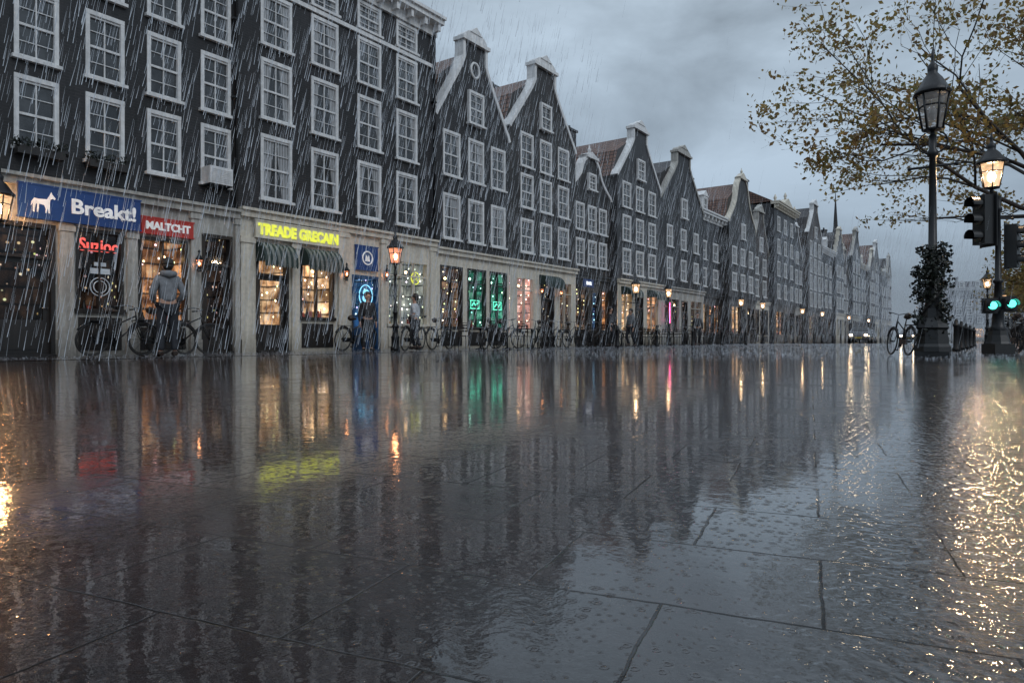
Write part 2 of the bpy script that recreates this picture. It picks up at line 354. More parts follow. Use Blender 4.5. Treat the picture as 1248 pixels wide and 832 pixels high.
PROF={
 'neck':[(1,0),(.96,.06),(.86,.16),(.745,.285),(.62,.42),(.495,.55),(.395,.665),(.325,.755),(.30,.80),(.30,1.0)],
 'bell':[(1,0),(.99,.05),(.90,.13),(.76,.24),(.62,.37),(.51,.50),(.44,.65),(.39,.78),(.33,.88),(.2,1.0)],
 'spout':[(1,0),(.94,.06),(.22,.84),(.22,1.0)],
 'step':[(1,0),(1,.17),(.82,.17),(.82,.36),(.62,.36),(.62,.56),(.42,.56),(.42,.78),(.22,.78),(.22,1.0)],
}
def house(y0,y1,eave,gtype,gtop,rows,cols,win,wm,label,gl=G_MID,gf=3.5,gm=CREAM,gops=(),roofm=TILE,gablewin=None,depth=9,bars=(2,4),oculus=False,x=0,rotz=0,trim=WHITE,name='canal_house',wtops=None,ped=False):
    W=y1-y0-.02; yc=(y0+y1)/2; hw=W/2
    root=thing(name,label,'house',(x,yc,0),rotz,'canal houses in a terrace')
    cols=[c-yc if not rotz else c for c in cols]
    ops=[]; w,h=win
    for i,rz in enumerate(rows):
        hh=h if not wtops else wtops[i]
        for c in cols: ops.append((c-w/2,c+w/2,rz-hh/2,rz+hh/2))
    mb=MB(); grid(mb,-hw,hw,gf,eave,ops,0,0,.14)
    d=-depth
    mb.add([(0,-hw,0),(0,-hw,eave),(d,-hw,eave),(d,-hw,0)],[(0,1,2,3)])
    mb.add([(0,hw,0),(0,hw,eave),(d,hw,eave),(d,hw,0)],[(3,2,1,0)])
    mb.add([(d,-hw,0),(d,hw,0),(d,hw,eave),(d,-hw,eave)],[(3,2,1,0)])
    gh=gtop-eave
    if gtype in PROF:
        P=PROF[gtype]; capz=eave+gh*.9
        right=[(a*hw,eave+b*gh*.9) for a,b in P]; left=[(-a,b) for a,b in right][::-1]
        mb.prism(right+left,-.3,-.001,0)
        wall=ob('wall',mb.mesh('wall',[wm]),root)
        for pl in(right,left):
            tb=MB(); tb.ribbon(pl,.14,-.36 if pl is right else -.355,.06)
            ob('gable_trim',tb.mesh('gable_trim',[trim]),root)
        cb=MB(); nw=PROF[gtype][-1][0]*hw
        cb.box(-.38,.14,-nw-.14,nw+.14,capz-.03,capz+.10)
        ch=gh*.1
        if gtype=='neck':
            cb.prism([(nw+.06,capz+.10)]+[((nw+.02)*math.cos(t*math.pi/8),capz+.10+ch*math.sin(t*math.pi/8)) for t in range(0,9)]+[(-nw-.06,capz+.10)],-.3,.08)
            cb.prism([(nw*.55,capz+.08+ch*.8),(0,capz+.22+ch*1.15),(-nw*.55,capz+.08+ch*.8)],-.27,.11)
        elif gtype=='bell':
            cb.prism([(nw+.2,capz+.10),(0,capz+.12+ch),(-nw-.2,capz+.10)],-.3,.08)
            cb.lathe([(.05,0),(.09,.08),(.1,.16),(.04,.25),(.02,.4)],8,(-.1,0,capz+.1+ch))
        else:
            cb.prism([(nw+.05,capz+.10),(0,capz+.10+ch*.9),(-nw-.05,capz+.10)],-.3,.07)
        ob('gable_cap',cb.mesh('gable_cap',[trim]),root)
        rb=MB(); rz=eave+gh*.84; e=hw-.02; km=(hw*.76,eave+gh*.46)
        for sg in(-1,1):
            f1=[(0,1,2,3)] if sg>0 else [(3,2,1,0)]
            rb.add([(-.31,sg*e,eave-.05),(-.31,sg*km[0],km[1]),(d,sg*km[0],km[1]),(d,sg*e,eave-.05)],f1,0)
            rb.add([(-.31,sg*km[0],km[1]),(-.31,0,rz),(d,0,rz),(d,sg*km[0],km[1])],f1,0)
        for xx in(-.31,d): rb.add([(xx,-e,eave-.05),(xx,e,eave-.05),(xx,km[0],km[1]),(xx,0,rz),(xx,-km[0],km[1])],[(0,1,2,3,4)],1)
        roof=ob('roof',rb.mesh('roof',[roofm,wm]),root)
        cm=MB(); cy=hw*.45*R.choice((-1,1)); cm.box(-4.2,-3.5,cy-.35,cy+.35,eave+.8,rz+.5); cm.box(-4.28,-3.42,cy-.43,cy+.43,rz+.5,rz+.62)
        for q in(-.15,.15): cm.lathe([(.1,0),(.08,.3)],8,(-3.85,cy+q,rz+.62))
        ob('chimney',cm.mesh('chimney',[wm]),roof)
        if gablewin:
            for (yy,zz,ww,h2) in gablewin:
                f,g=winmesh(ww,h2,gl,bars); o=ob('window',f,root,(.085,yy,zz-h2/2)); ob('glass',g,o)
        if oculus:
            oc=MB(); zz=eave+gh*.62
            oc.tube([(.02,.24*math.cos(t*math.pi/10),zz+.28*math.sin(t*math.pi/10)) for t in range(20)],.05,6,0,True)
            ob('gable_ornament',oc.mesh('gable_ornament',[trim]),root)
    else:
        wall=ob('wall',mb.mesh('wall',[wm]),root)
        cb=MB(); z=eave
        cb.box(-.3,.10,-hw,hw,z-.45,z-.1); cb.box(-.3,.42,-hw-.04,hw+.04,z-.1,z+.06); cb.box(-.3,.5,-hw-.06,hw+.06,z+.06,z+.16)
        n=max(4,int(W/.6))
        for i in range(n):
            yy=-hw+.15+(W-.3)*i/(n-1); cb.box(.1,.36,yy-.06,yy+.06,z-.34,z-.101)
        if ped:
            cb.prism([(hw*.5,z+.16),(0,z+.16+.75),(-hw*.5,z+.16)],-.25,.3)
            for q in(-hw+.3,0,hw-.3):
                zz=z+.16+(.72 if q==0 else 0); cb.lathe([(.12,0),(.08,.1),(.15,.28),(.1,.42),(.03,.6)],8,(0,q,zz))
        ob('cornice',cb.mesh('cornice',[trim]),root)
        rb=MB(); rz=gtop
        rb.add([(-.1,-hw,z+.16),(-.1,hw,z+.16),(-2.2,hw-.0,rz),(-2.2,-hw+.0,rz),(d,hw,rz),(d,-hw,rz)],[(0,1,2,3),(3,2,4,5)],0)
        rb.add([(-.1,-hw,z+.16),(-2.2,-hw,rz),(d,-hw,rz),(d,-hw,z)],[(0,1,2,3)],0)
        rb.add([(-.1,hw,z+.16),(-2.2,hw,rz),(d,hw,rz),(d,hw,z)],[(3,2,1,0)],0)
        roof=ob('roof',rb.mesh('roof',[roofm]),root)
        cm=MB(); cm.box(-3.2,-2.5,-hw+.3,-hw+1.0,rz-.4,rz+1.0); cm.box(-3.28,-2.42,-hw+.22,-hw+1.08,rz+1,rz+1.12)
        ob('chimney',cm.mesh('chimney',[wm]),roof)
        if gtop-eave>1.2 and not ped:
            for c in ([0] if W<6.5 else [-hw*.45,hw*.45]):
                db=MB(); dz=z+.25
                db.box(-2,-.35,c-.5,c+.5,dz,dz+1.2); db.prism([(c+.6,dz+1.2),(c,dz+1.6),(c-.6,dz+1.2)],-2,-.25)
                dm=ob('dormer',db.mesh('dormer',[trim]),roof)
                f,g=winmesh(.7,.95,gl,bars); o=ob('dormer_window',f,root,(-.3,c,dz+.1)); ob('glass',g,o)
    for i,rz in enumerate(rows):
        hh=h if not wtops else wtops[i]
        for c in cols:
            add_window(root,c,rz-hh/2,w,hh,gl,bars)
    gb=MB(); go=[(o['y'][0]-yc if not rotz else o['y'][0],o['y'][1]-yc if not rotz else o['y'][1],o['z'][0],o['z'][1]) for o in gops]
    grid(gb,-hw,hw,0,gf,go,.02,0,.2)
    gb.box(-.05,.14,-hw,hw,gf-.06,gf+.1)
    gb.box(-.05,.22,-hw,hw,gf+.1,gf+.17)
    ob('shopfront',gb.mesh('shopfront',[gm]),root)
    for o,(a,b,c,d2) in zip(gops,go):
        if o['t']=='w': shopwin(root,a,b,c,d2,o['g'],o.get('m',2),o.get('fm',gm),o.get('tr',True))
        else: shopdoor(root,a,b,c,d2,o['g'],o.get('fm',DARKWOOD),o.get('arch',False))
    return root
def shopwin(root,a,b,c,d,gm,mul,fm,tr=True):
    mb=MB(); t=.06
    mb.box(-.14,.04,a-.01,a+t,c,d);mb.box(-.14,.04,b-t,b+.01,c,d);mb.box(-.14,.045,a-.01,b+.01,d-t,d+.015);mb.box(-.14,.10,a-.03,b+.03,c-.03,c+t)
    for i in range(1,mul):
        y=a+(b-a)*i/mul; mb.box(-.12,.0,y-.02,y+.02,c+t,d-t)
    if tr:
        z=c+(d-c)*.76; mb.box(-.12,.01,a+t,b-t,z-.02,z+.02)
    if c>.6:
        mb.box(.02,.05,a+.04,b-.04,.12,c-.12)
    o=ob('shop_window',mb.mesh('shop_window',[fm]),root)
    g=MB(); g.add([(-.08,a+t-.01,c+t-.01),(-.08,b-t+.01,c+t-.01),(-.08,b-t+.01,d-t+.01),(-.08,a+t-.01,d-t+.01)],[(0,1,2,3)])
    ob('glass',g.mesh('glass',[CLEAR]),o)
    i=MB(); X=-.95
    a2,b2,c2,d2=a-.05,b+.05,c-.08,d+.1
    i.add([(X,a2,c2),(X,b2,c2),(X,b2,d2),(X,a2,d2)],[(0,1,2,3)],0)
    i.add([(X,a2,c2),(X,a2,d2),(-.21,a2,d2),(-.21,a2,c2)],[(0,1,2,3)],0)
    i.add([(X,b2,c2),(X,b2,d2),(-.21,b2,d2),(-.21,b2,c2)],[(3,2,1,0)],0)
    i.add([(X,a2,c2),(X,b2,c2),(-.21,b2,c2),(-.21,a2,c2)],[(3,2,1,0)],1)
    i.add([(X,a2,d2),(X,b2,d2),(-.21,b2,d2),(-.21,a2,d2)],[(0,1,2,3)],1)
    rr=random.Random(int((a+7)*1000)+int(root.location.y*10))
    n=int((b-a)/.14)
    for q in range(n):
        y=a+.1+(b-a-.2)*(q+.5)/n; hh=rr.uniform(.1,.42); w=rr.uniform(.03,.06); X2=-.4+rr.uniform(-.12,.12)
        if rr.random()<.5: i.lathe([(w,0),(w*1.1,hh*.5),(w*.5,hh*.8),(w*.45,hh)],8,(X2,y,c2+.01),rr.choice((1,2,3)))
        else: i.box(X2-.04,X2+.04,y-w,y+w,c2+.01,c2+hh,rr.choice((1,2,3)))
    if gm is not DIM:
        for q in range(2):
            y=a+(b-a)*(q+.5)/2; z=d2-.35-rr.uniform(0,.2)
            i.rod((-.55,y,d2),(-.55,y,z+.06),.006,n=4,mi=1); i.ball((-.55,y,z),.05,8,mi=4)
    ob('shop_display',i.mesh('shop_display',[gm,DARKWOOD,GOODR,GOODY,BULB if gm not in(GREENG,BLUEG) else BULBW]),o)
def shopdoor(root,a,b,c,d,gm,fm,arch=False):
    mb=MB(); t=.07
    mb.box(-.14,.04,a-.01,a+t,c,d);mb.box(-.14,.04,b-t,b+.01,c,d);mb.box(-.14,.045,a-.01,b+.01,d-t,d+.015)
    tz=c+(d-c)*.74; mb.box(-.14,.03,a+t,b-t,tz,tz+.06)
    s=.11; x0,x1=-.13,-.07
    mb.box(x0,x1,a+t,a+t+s,c,tz);mb.box(x0,x1,b-t-s,b-t,c,tz);mb.box(x0,x1-.002,a+t+s,b-t-s,c,c+.75);mb.box(x0,x1-.002,a+t+s,b-t-s,tz-.1,tz)
    mb.box(-.07,-.05,a+t+s+.06,b-t-s-.06,c+.15,c+.6)
    mb.box(-.2,.12,a,b,0,.05)
    o=ob('door',mb.mesh('door',[fm]),root)
    g=MB(); g.add([(-.1,a+t,c+.7),(-.1,b-t,c+.7),(-.1,b-t,d-t),(-.1,a+t,d-t)],[(0,1,2,3)]); ob('glass',g.mesh('glass',[CLEAR]),o)
    i=MB(); X=-1; i.add([(X,a-.05,c),(X,b+.05,c),(X,b+.05,d),(X,a-.05,d)],[(0,1,2,3)],0)
    i.add([(X,a-.05,c),(X,a-.05,d),(-.21,a-.05,d),(-.21,a-.05,c)],[(0,1,2,3)],1); i.add([(X,b+.05,c),(X,b+.05,d),(-.21,b+.05,d),(-.21,b+.05,c)],[(3,2,1,0)],0)
    ob('hallway',i.mesh('hallway',[gm,DARKWOOD]),o)
    h=MB(); h.rod((-.06,b-t-.05,c+1.0),(-.01,b-t-.05,c+1.0),.012); h.rod((-.01,b-t-.05,c+1.0),(-.01,b-t-.16,c+1.0),.01); ob('handle',h.mesh('handle',[CHROME]),o)
GOODR=simple('goods_red',(.35,.06,.04),.4,es=.12); GOODY=simple('goods_ochre',(.4,.25,.08),.4,es=.15)
BULB=emis('warm_bulb',(1,.62,.28),10); BULBW=emis('cool_bulb',(.5,1,.8),6)

# ---------------------------------------------------------------- houses
A=house(1.8,10.2,11.0,'flat',13.2,[4.9,6.7,8.5,10.1],[3.08,4.38,5.68,6.99,8.29,9.59],(.76,1.3),BR_A,
  'black brick corner-shop house with tall white sash windows',G_DARK,3.5,GREYST,
  [dict(t='w',y=(2.3,4.5),z=(.4,2.7),g=DIM,fm=DARKWOOD),dict(t='d',y=(4.85,6.0),z=(.0,2.7),g=DIM,fm=DARKWOOD),
   dict(t='w',y=(6.4,7.36),z=(.95,2.72),g=DIM,m=2,fm=DARKWOOD),dict(t='w',y=(7.7,8.84),z=(.75,2.7),g=WARM,m=2,fm=DARKWOOD,tr=False),
   dict(t='d',y=(9.22,10.02),z=(.0,2.95),g=DIM,fm=DARKWOOD)],TILE2,wtops=[1.36,1.34,1.3,.9],bars=(2,4),depth=10)
B=house(10.2,17.75,11.25,'flat',11.9,[4.93,7.02,8.9,10.3],[11.35,12.98,14.7,16.35],(.94,1.6),BR_B,
  'tall charcoal brick house with white curtained windows and cornice',G_CURT,3.6,CREAM,
  [dict(t='d',y=(10.72,11.72),z=(.0,2.75),g=WARM2,fm=DARKWOOD),dict(t='w',y=(12.12,13.3),z=(.92,2.75),g=WARM2,m=2,fm=DARKWOOD,tr=False),
   dict(t='d',y=(14.0,15.05),z=(.0,2.3),g=BLUEG,fm=painted('blue_door',(.03,.12,.3),.3)),dict(t='w',y=(15.45,17.35),z=(.8,2.95),g=WHITEG,m=3,fm=CREAM)],
  TILE2,wtops=[1.62,1.5,1.3,.75],bars=(2,4),depth=10)
def part_boxes(root,name,lst,mat):
    yc=root.location.y
    for (x0,x1,a,b,c,d) in lst:
        mb=MB(); mb.box(x0,x1,a-yc,b-yc,c,d)
        if name=='pilaster':
            mb.box(x0,x1+.03,a-yc-.03,b-yc+.03,0,.35); mb.box(x0,x1+.03,a-yc-.03,b-yc+.03,d-.16,d-.04)
        ob(name,mb.mesh(name,[mat]),root)
part_boxes(A,'pilaster',[(-.02,.1,4.55,4.8,.003,3.44),(-.02,.1,6.06,6.33,.003,2.78),(-.02,.1,7.42,7.64,.003,2.78),(-.02,.1,8.9,9.14,.003,3.44),(-.02,.12,10.06,10.19,.003,3.44)],GREYST)
part_boxes(B,'pilaster',[(-.02,.12,10.22,10.6,.003,3.02),(-.02,.1,11.8,12.04,.003,3.02),(-.02,.12,13.42,13.8,.003,3.54),(-.02,.1,15.12,15.36,.003,3.54),(-.02,.1,17.42,17.7,.003,3.54)],CREAM)
part_boxes(B,'string_course',[(-.02,.07,10.22,17.73,9.7,9.82)],WHITE)
for root,y in((A,10.05),(B,17.6)):
    mb=MB(); yy=y-root.location.y; mb.tube([(.1,yy,3.7),(.1,yy,10.9),(.3,yy,11.0)],.05,8); 
    for z in(4.5,6.5,8.5): mb.box(0,.16,yy-.07,yy+.07,z,z+.05)
    ob('drainpipe',mb.mesh('drainpipe',[IRON]),root)
C=house(17.75,22.15,8.2,'neck',11.7,[4.7,6.95],[18.62,20.02,21.4],(.9,1.5),BR_B,
  'dark neck-gable house with white trim and oculus',G_CURT,3.4,CREAM,
  [dict(t='w',y=(18.0,19.2),z=(.75,2.95),g=DIMW,m=2,fm=DARKWOOD),dict(t='w',y=(19.5,20.6),z=(.75,2.95),g=GREENG,m=2,fm=DARKWOOD),dict(t='w',y=(20.85,21.95),z=(.75,2.95),g=GREENG,m=2,fm=DARKWOOD)],
  TILE,[(0,8.9,.85,1.1)],oculus=True)
Dh=house(22.15,27.4,8.9,'neck',12.3,[4.6,6.45,8.15],[23.4,24.85,26.3],(.9,1.3),BR_C,
  'dark brown neck-gable house above a cream shopfront',G_MID,3.4,CREAM,
  [dict(t='w',y=(22.6,23.9),z=(.7,2.9),g=PINKG,m=2,fm=CREAM),dict(t='d',y=(24.45,25.5),z=(.0,2.8),g=DIM),dict(t='w',y=(25.9,27.0),z=(.7,2.9),g=DIMW,m=2,fm=CREAM)],
  TILE,[(0,9.85,.8,1.0)])
E1=house(27.4,31.6,7.4,'bell',9.4,[4.5,6.2],[28.4,29.6,30.7],(.8,1.2),BR_C,
  'low bell-gable house of dark brick beside taller neighbours',G_MID,3.3,DARKWOOD,
  [dict(t='w',y=(27.8,29.2),z=(.7,2.8),g=DIMW,m=2,fm=DARKWOOD),dict(t='d',y=(29.5,30.3),z=(0,2.7),g=BLUEG),dict(t='w',y=(30.5,31.3),z=(.7,2.8),g=WARM,m=1,fm=DARKWOOD)],TILE,[(0,8.0,.7,.7)],x=-.35)
E2=house(31.6,37.1,8.8,'neck',12.0,[4.4,6.15,7.9],[32.7,34.3,35.9],(.95,1.25),BR_D,
  'slate brick neck-gable house with rounded white cap',G_MID,3.3,CREAM,
  [dict(t='w',y=(32.0,33.3),z=(.7,2.8),g=WARM2,m=2),dict(t='d',y=(33.7,34.7),z=(0,2.7),g=DIM),dict(t='w',y=(35.1,36.7),z=(.7,2.8),g=WARM,m=2)],TILE,[(0,9.5,.85,1.0)])
wmats=[BR_B,BR_D,BR_C,BR_E,BR_D,BR_C,BR_E,BR_D,BR_F,BR_E,BR_D,BR_F,BR_E,BR_F,BR_F,BR_E]  # walls turn paler down the street: haze put into the brick colours
yy=37.1; i=0
types=['neck','flat','bell','neck','flat','spout','neck','flat','step','bell','neck','flat','spout','neck','flat','bell','neck','flat','bell']
tops=[12.1,10.2,12.9,11.3,13.4,11.8,14.8,11.7,14.0,12.2,15.4,12.2,14.2,16.0,12.6,15.2,13.4,14.6,15.8]
wid=[7.0,5.2,6.6,5.0,7.4,5.6,6.4,7.8,5.4,6.2,6.8,7.2,5.6,6.8,7.6,6.0,6.4,7,6]
sets=[0,-.5,.0,-.3,.15,-.4,.1,-.2,.1,-.4,0,-.3,.1,-.2,.1,0,0,0,0]
descr={'bell':'bell-gable','flat':'straight-cornice','neck':'neck-gable','spout':'spout-gable','step':'step-gable'}
wmn={'charcoal_brick':'charcoal brick','dark_brown_brick':'dark brown brick','slate_brick':'slate grey brick','brown_brick':'brown brick','haze_grey_brick':'haze-tinted grey brick'}
while yy<134:
    w=wid[i]; ty=types[i]; top=tops[i]; y1=yy+w; nc=2 if w<5.3 else 3
    ev=top-R.uniform(3.4,4.1) if ty!='flat' else top-1.3
    cols=[yy+w*(k+.5)/nc*.92+w*.04 for k in range(nc)]
    r0=R.uniform(4.4,4.7); st=R.uniform(1.75,2.0); rz=[r0+st*k for k in range(4)]
    rz=[z for z in rz if z+.72<ev-(.5 if ty=='flat' else 0)]
    gcol=R.choice([CREAM,GREYST,DARKWOOD,DARKWOOD]); fm=R.choice([gcol,DARKWOOD])
    g1=R.choice([WARM,DIM,DIMW,DIM,WARM2]); g2=R.choice([WARM,DIM,DIMW,DIM,GREENG if i>3 else PINKG,DIM])
    gops=[dict(t='w',y=(yy+.5,yy+w*.4),z=(.7,2.8),g=g1,m=2,fm=fm),dict(t='d',y=(yy+w*.45,yy+w*.45+1),z=(0,2.7),g=DIM),dict(t='w',y=(yy+w*.66,yy+w-.4),z=(.7,2.8),g=g2,m=2,fm=fm)]
    wm=wmats[i%16]
    gw=[(0,rz[-1]+st,.85,1.1)] if ty!='flat' and ty!='step' else None
    house(yy,y1,ev,ty,top,rz,cols,(R.choice([.85,.95,1.05]),R.choice([1.2,1.3,1.4])),wm,f'{wmn[wm.name]} {descr[ty]} house in the terrace',R.choice([G_MID,G_DARK,G_CURT]),3.3,gcol,gops,R.choice([TILE,TILE,TILE2]),gw,bars=(2,2),trim=R.choice([WHITE,CREAM,GREYST]),ped=(ty=='flat' and i%2==0),x=sets[i])
    yy=y1; i+=1
for k,(xx,top,ty) in enumerate([(3.5,15,'neck'),(10.3,13.5,'flat'),(17.1,14.5,'bell'),(23.9,13,'flat'),(30.7,14,'spout')]):
    ev=top-3 if ty!='flat' else top-1.7
    h=house(-3.3,3.3,ev,ty,top,[4.6,6.5,8.4],[-2,0,2],(1,1.35),BR_F,f'haze-tinted grey {descr[ty]} house closing off the street',G_MID,3.3,GREYST,
      [dict(t='w',y=(-2.6,-.8),z=(.7,2.8),g=DIM),dict(t='d',y=(-.4,.6),z=(0,2.7),g=DIM),dict(t='w',y=(1,2.7),z=(.7,2.8),g=WARM)],TILE2,[(0,ev+.75,.85,1.1)] if ty!='flat' else None,bars=(2,2),rotz=-math.pi/2)
    h.location=(xx,185,0)

ct=thing('church_tower','distant slender church tower with pointed spire above the roofs','church',(-14,166,0))
mb=MB(); mb.box(-2,2,-2,2,0,17); mb.box(-2.2,2.2,-2.2,2.2,17,17.4); ob('tower',mb.mesh('tower',[BR_F]),ct)
mb=MB(); mb.lathe([(1.9,17.4),(1.5,19),(1.0,19.4),(1.0,21.5),(1.2,21.7),(.8,23.3),(.5,25),(.12,31.5),(.02,34)],8,smooth=False); ob('spire',mb.mesh('spire',[TILE2]),ct)

# ---------------------------------------------------------------- ground
def groundmat(name,rot,bw,bh,mort):
    m,nt,b=newmat(name); geo=N(nt,'ShaderNodeNewGeometry'); P=geo.outputs['Position']
    mp=N(nt,'ShaderNodeMapping'); mp.inputs['Rotation'].default_value=(0,0,-rot); mp.inputs['Location'].default_value=(.13,.07,0); L(nt,P,mp.inputs[0])
    wv=N(nt,'ShaderNodeVectorMath',operation='ADD'); 
    nz=N(nt,'ShaderNodeTexNoise'); nz.inputs['Scale'].default_value=14; L(nt,P,nz.inputs['Vector'])
    sc_=N(nt,'ShaderNodeVectorMath',operation='SCALE'); L(nt,nz.outputs['Color'],sc_.inputs[0]); sc_.inputs['Scale'].default_value=.010
    L(nt,mp.outputs[0],wv.inputs[0]); L(nt,sc_.outputs[0],wv.inputs[1])
    br=N(nt,'ShaderNodeTexBrick'); L(nt,wv.outputs[0],br.inputs['Vector']); br.inputs['Scale'].default_value=1
    br.inputs['Brick Width'].default_value=bw; br.inputs['Row Height'].default_value=bh; br.inputs['Mortar Size'].default_value=mort; br.inputs['Mortar Smooth'].default_value=.5
    br.inputs['Color1'].default_value=(.2,.2,.2,1); br.inputs['Color2'].default_value=(.9,.9,.9,1); br.inputs['Mortar'].default_value=(0,0,0,1)
    cover=mrange(nt,noise(nt,P,1.6,5,.6),.42,.62,1,.3)
    jf=mathn(nt,'MULTIPLY',br.outputs['Fac'],cover)
    sp=N(nt,'ShaderNodeSeparateXYZ'); L(nt,P,sp.inputs[0])
    zone=mrange(nt,sp.outputs[0],13.6,15.95,1,0)
    big=mrange(nt,noise(nt,P,.6,5,.6,.3),.34,.62,0,1)
    red=mathn(nt,'MULTIPLY',mathn(nt,'ADD',mathn(nt,'MULTIPLY',zone,.9),mathn(nt,'MULTIPLY',big,.25)),1.0,clamp=True)
    c=mixc(nt,red,(.008,.009,.0105),(.042,.014,.008))
    mid=mrange(nt,noise(nt,P,7,6,.7),.32,.68,.3,1.2)
    sepc=N(nt,'ShaderNodeSeparateColor'); L(nt,br.outputs['Color'],sepc.inputs[0])
    kk=mathn(nt,'MULTIPLY',mrange(nt,sepc.outputs[0],.2,.9,.7,1.15),mid)
    c=mixc(nt,1.0,c,gray(nt,kk),'MULTIPLY'); c=mixc(nt,jf,c,(.002,.002,.002))
    L(nt,c,b.inputs['Base Color'])
    pn=mathn(nt,'ADD',noise(nt,P,.9,7,.68,.6),mathn(nt,'MULTIPLY',mathn(nt,'SUBTRACT',sepc.outputs[0],.5),.07))
    pud=mrange(nt,pn,.37,.50,0,1)
    fine=noise(nt,P,90,4,.7); spk=mrange(nt,fine,.54,.66,0,1)
    rough=mathn(nt,'ADD',mrange(nt,pud,0,1,.32,.24),mathn(nt,'MULTIPLY',spk,.1))
    L(nt,rough,b.inputs['Roughness']); b.inputs['IOR'].default_value=1.4
    inv=mrange(nt,jf,0,1,1,.15)
    L(nt,inv,b.inputs['Coat Weight']); L(nt,mathn(nt,'MULTIPLY',inv,.22),b.inputs['Specular IOR Level'])
    b.inputs['Coat IOR'].default_value=1.62
    L(nt,mrange(nt,pud,0,1,.040,.010),b.inputs['Coat Roughness'])
    bn=N(nt,'ShaderNodeBump'); bn.invert=True; bn.inputs['Strength'].default_value=.5; bn.inputs['Distance'].default_value=.003; L(nt,jf,bn.inputs['Height'])
    b2=N(nt,'ShaderNodeBump'); b2.inputs['Distance'].default_value=.0015; b2.inputs['Strength'].default_value=.9
    L(nt,noise(nt,P,55,4,.7),b2.inputs['Height']); L(nt,bn.outputs[0],b2.inputs['Normal']); L(nt,b2.outputs[0],b.inputs['Normal'])
    # added strip of stronger ripples, draws out the lamp's golden reflection
    dx=mathn(nt,'ABSOLUTE',mathn(nt,'SUBTRACT',sp.outputs[0],16.02)); wob=mathn(nt,'MULTIPLY',mathn(nt,'SUBTRACT',noise(nt,P,.8,3),.5),.35)
    streak_zone=mrange(nt,mathn(nt,'ADD',dx,wob),.10,.34,1,0)
    b3=N(nt,'ShaderNodeBump'); b3.inputs['Distance'].default_value=.0013; L(nt,mathn(nt,'ADD',mrange(nt,pud,0,1,.62,.10),mathn(nt,'MULTIPLY',streak_zone,.30)),b3.inputs['Strength'])
    L(nt,noise(nt,P,60,3,.6),b3.inputs['Height']); L(nt,bn.outputs[0],b3.inputs['Normal'])
    b4=N(nt,'ShaderNodeBump'); b4.inputs['Distance'].default_value=.0012; b4.inputs['Strength'].default_value=.55
    L(nt,noise(nt,P,12,3,.55),b4.inputs['Height']); L(nt,b3.outputs[0],b4.inputs['Normal'])
    b6=N(nt,'ShaderNodeBump'); b6.inputs['Distance'].default_value=.010; L(nt,mathn(nt,'MULTIPLY',streak_zone,.75),b6.inputs['Strength'])
    L(nt,noise(nt,P,26,2,.5),b6.inputs['Height']); L(nt,b4.outputs[0],b6.inputs['Normal'])
    prev=b6.outputs[0]
    for vs,thr,dist_ in((34,.7,.0004),(75,.72,.0003)):
        v=N(nt,'ShaderNodeTexVoronoi'); v.inputs['Scale'].default_value=vs; v.voronoi_dimensions='2D'; L(nt,P,v.inputs['Vector'])
        s2=N(nt,'ShaderNodeSeparateColor'); L(nt,v.outputs['Color'],s2.inputs[0]); on=mrange(nt,s2.outputs[0],thr,thr+.02,0,1)
        d=v.outputs['Distance']; ring=mathn(nt,'MULTIPLY',mathn(nt,'MULTIPLY',mathn(nt,'SINE',mathn(nt,'MULTIPLY',d,30.0)),mrange(nt,d,.05,.36,1,0)),on)
        b5=N(nt,'ShaderNodeBump'); b5.inputs['Distance'].default_value=dist_; b5.inputs['Strength'].default_value=.8; L(nt,ring,b5.inputs['Height']); L(nt,prev,b5.inputs['Normal']); prev=b5.outputs[0]
    L(nt,prev,b.inputs['Coat Normal'])
    return m
GM=groundmat('wet_slabs',math.radians(12),.40,.29,.0028)
GP=groundmat('wet_clinkers',0,.2,.1,.004)
mb=MB(); S=3000; mb.add([(-S,-S,0),(S,-S,0),(S,S,0),(-S,S,0)],[(0,1,2,3)])
ob('ground',mb.mesh('ground',[GM]),label='wet dark stone paving slabs of the square',kind='structure')
mb=MB(); mb.add([(.02,-10,.004),(3.0,-10,.004),(3.0,184,.004),(.02,184,.004)],[(0,1,2,3)])
ob('pavement',mb.mesh('pavement',[GP]),label='wet clinker pavement along the shopfronts',kind='structure')

# ---------------------------------------------------------------- signs
BLUE=simple('blue_sign',(.012,.045,.16),.4,var=.2,es=.08,ec=(.01,.06,.3)); SIGNW=simple('white_letter',(.8,.8,.8),.4,es=.2,ec=(1,1,1))
REDS=simple('red_sign',(.33,.03,.025),.4,es=.08,ec=(.8,.05,.03))
NEONY=emis('yellow_neon',(.85,.9,.10),1.15); NEONR=emis('red_neon',(1,.14,.12),1.3); NEONB=emis('blue_neon',(.25,.7,1),1.8); NEONG=emis('green_neon',(.15,1,.65),1.8); NEONW=emis('white_neon',(.9,.95,1),1.5)
def sign(label,y0,y1,z0,z1,x,bm,txt,tm,tw,th,tc=None,name='shop_sign',frame=True,bold=.010):
    yc=(y0+y1)/2; zc=(z0+z1)/2; s=thing(name,label,'sign',(x,yc,zc))
    mb=MB(); hw=(y1-y0)/2; hh=(z1-z0)/2
    if bm:
        mb.box(0,.06,-hw,hw,-hh,hh); 
        if frame: 
            mb.box(.0,.075,-hw-.02,hw+.02,hh,hh+.03); mb.box(.0,.075,-hw-.02,hw+.02,-hh-.03,-hh)
        ob('board',mb.mesh('board',[bm]),s)
    if txt: text_part(s,txt,.4,tw,th,tm,(.075 if bm else 0,(tc or 0),0),bold=bold)
    return s
s=sign('blue shop sign with white lettering and small animal emblem',5.3,7.66,2.82,3.46,.13,BLUE,'Breakt!',SIGNW,1.3,.32,.42)
mb=MB()
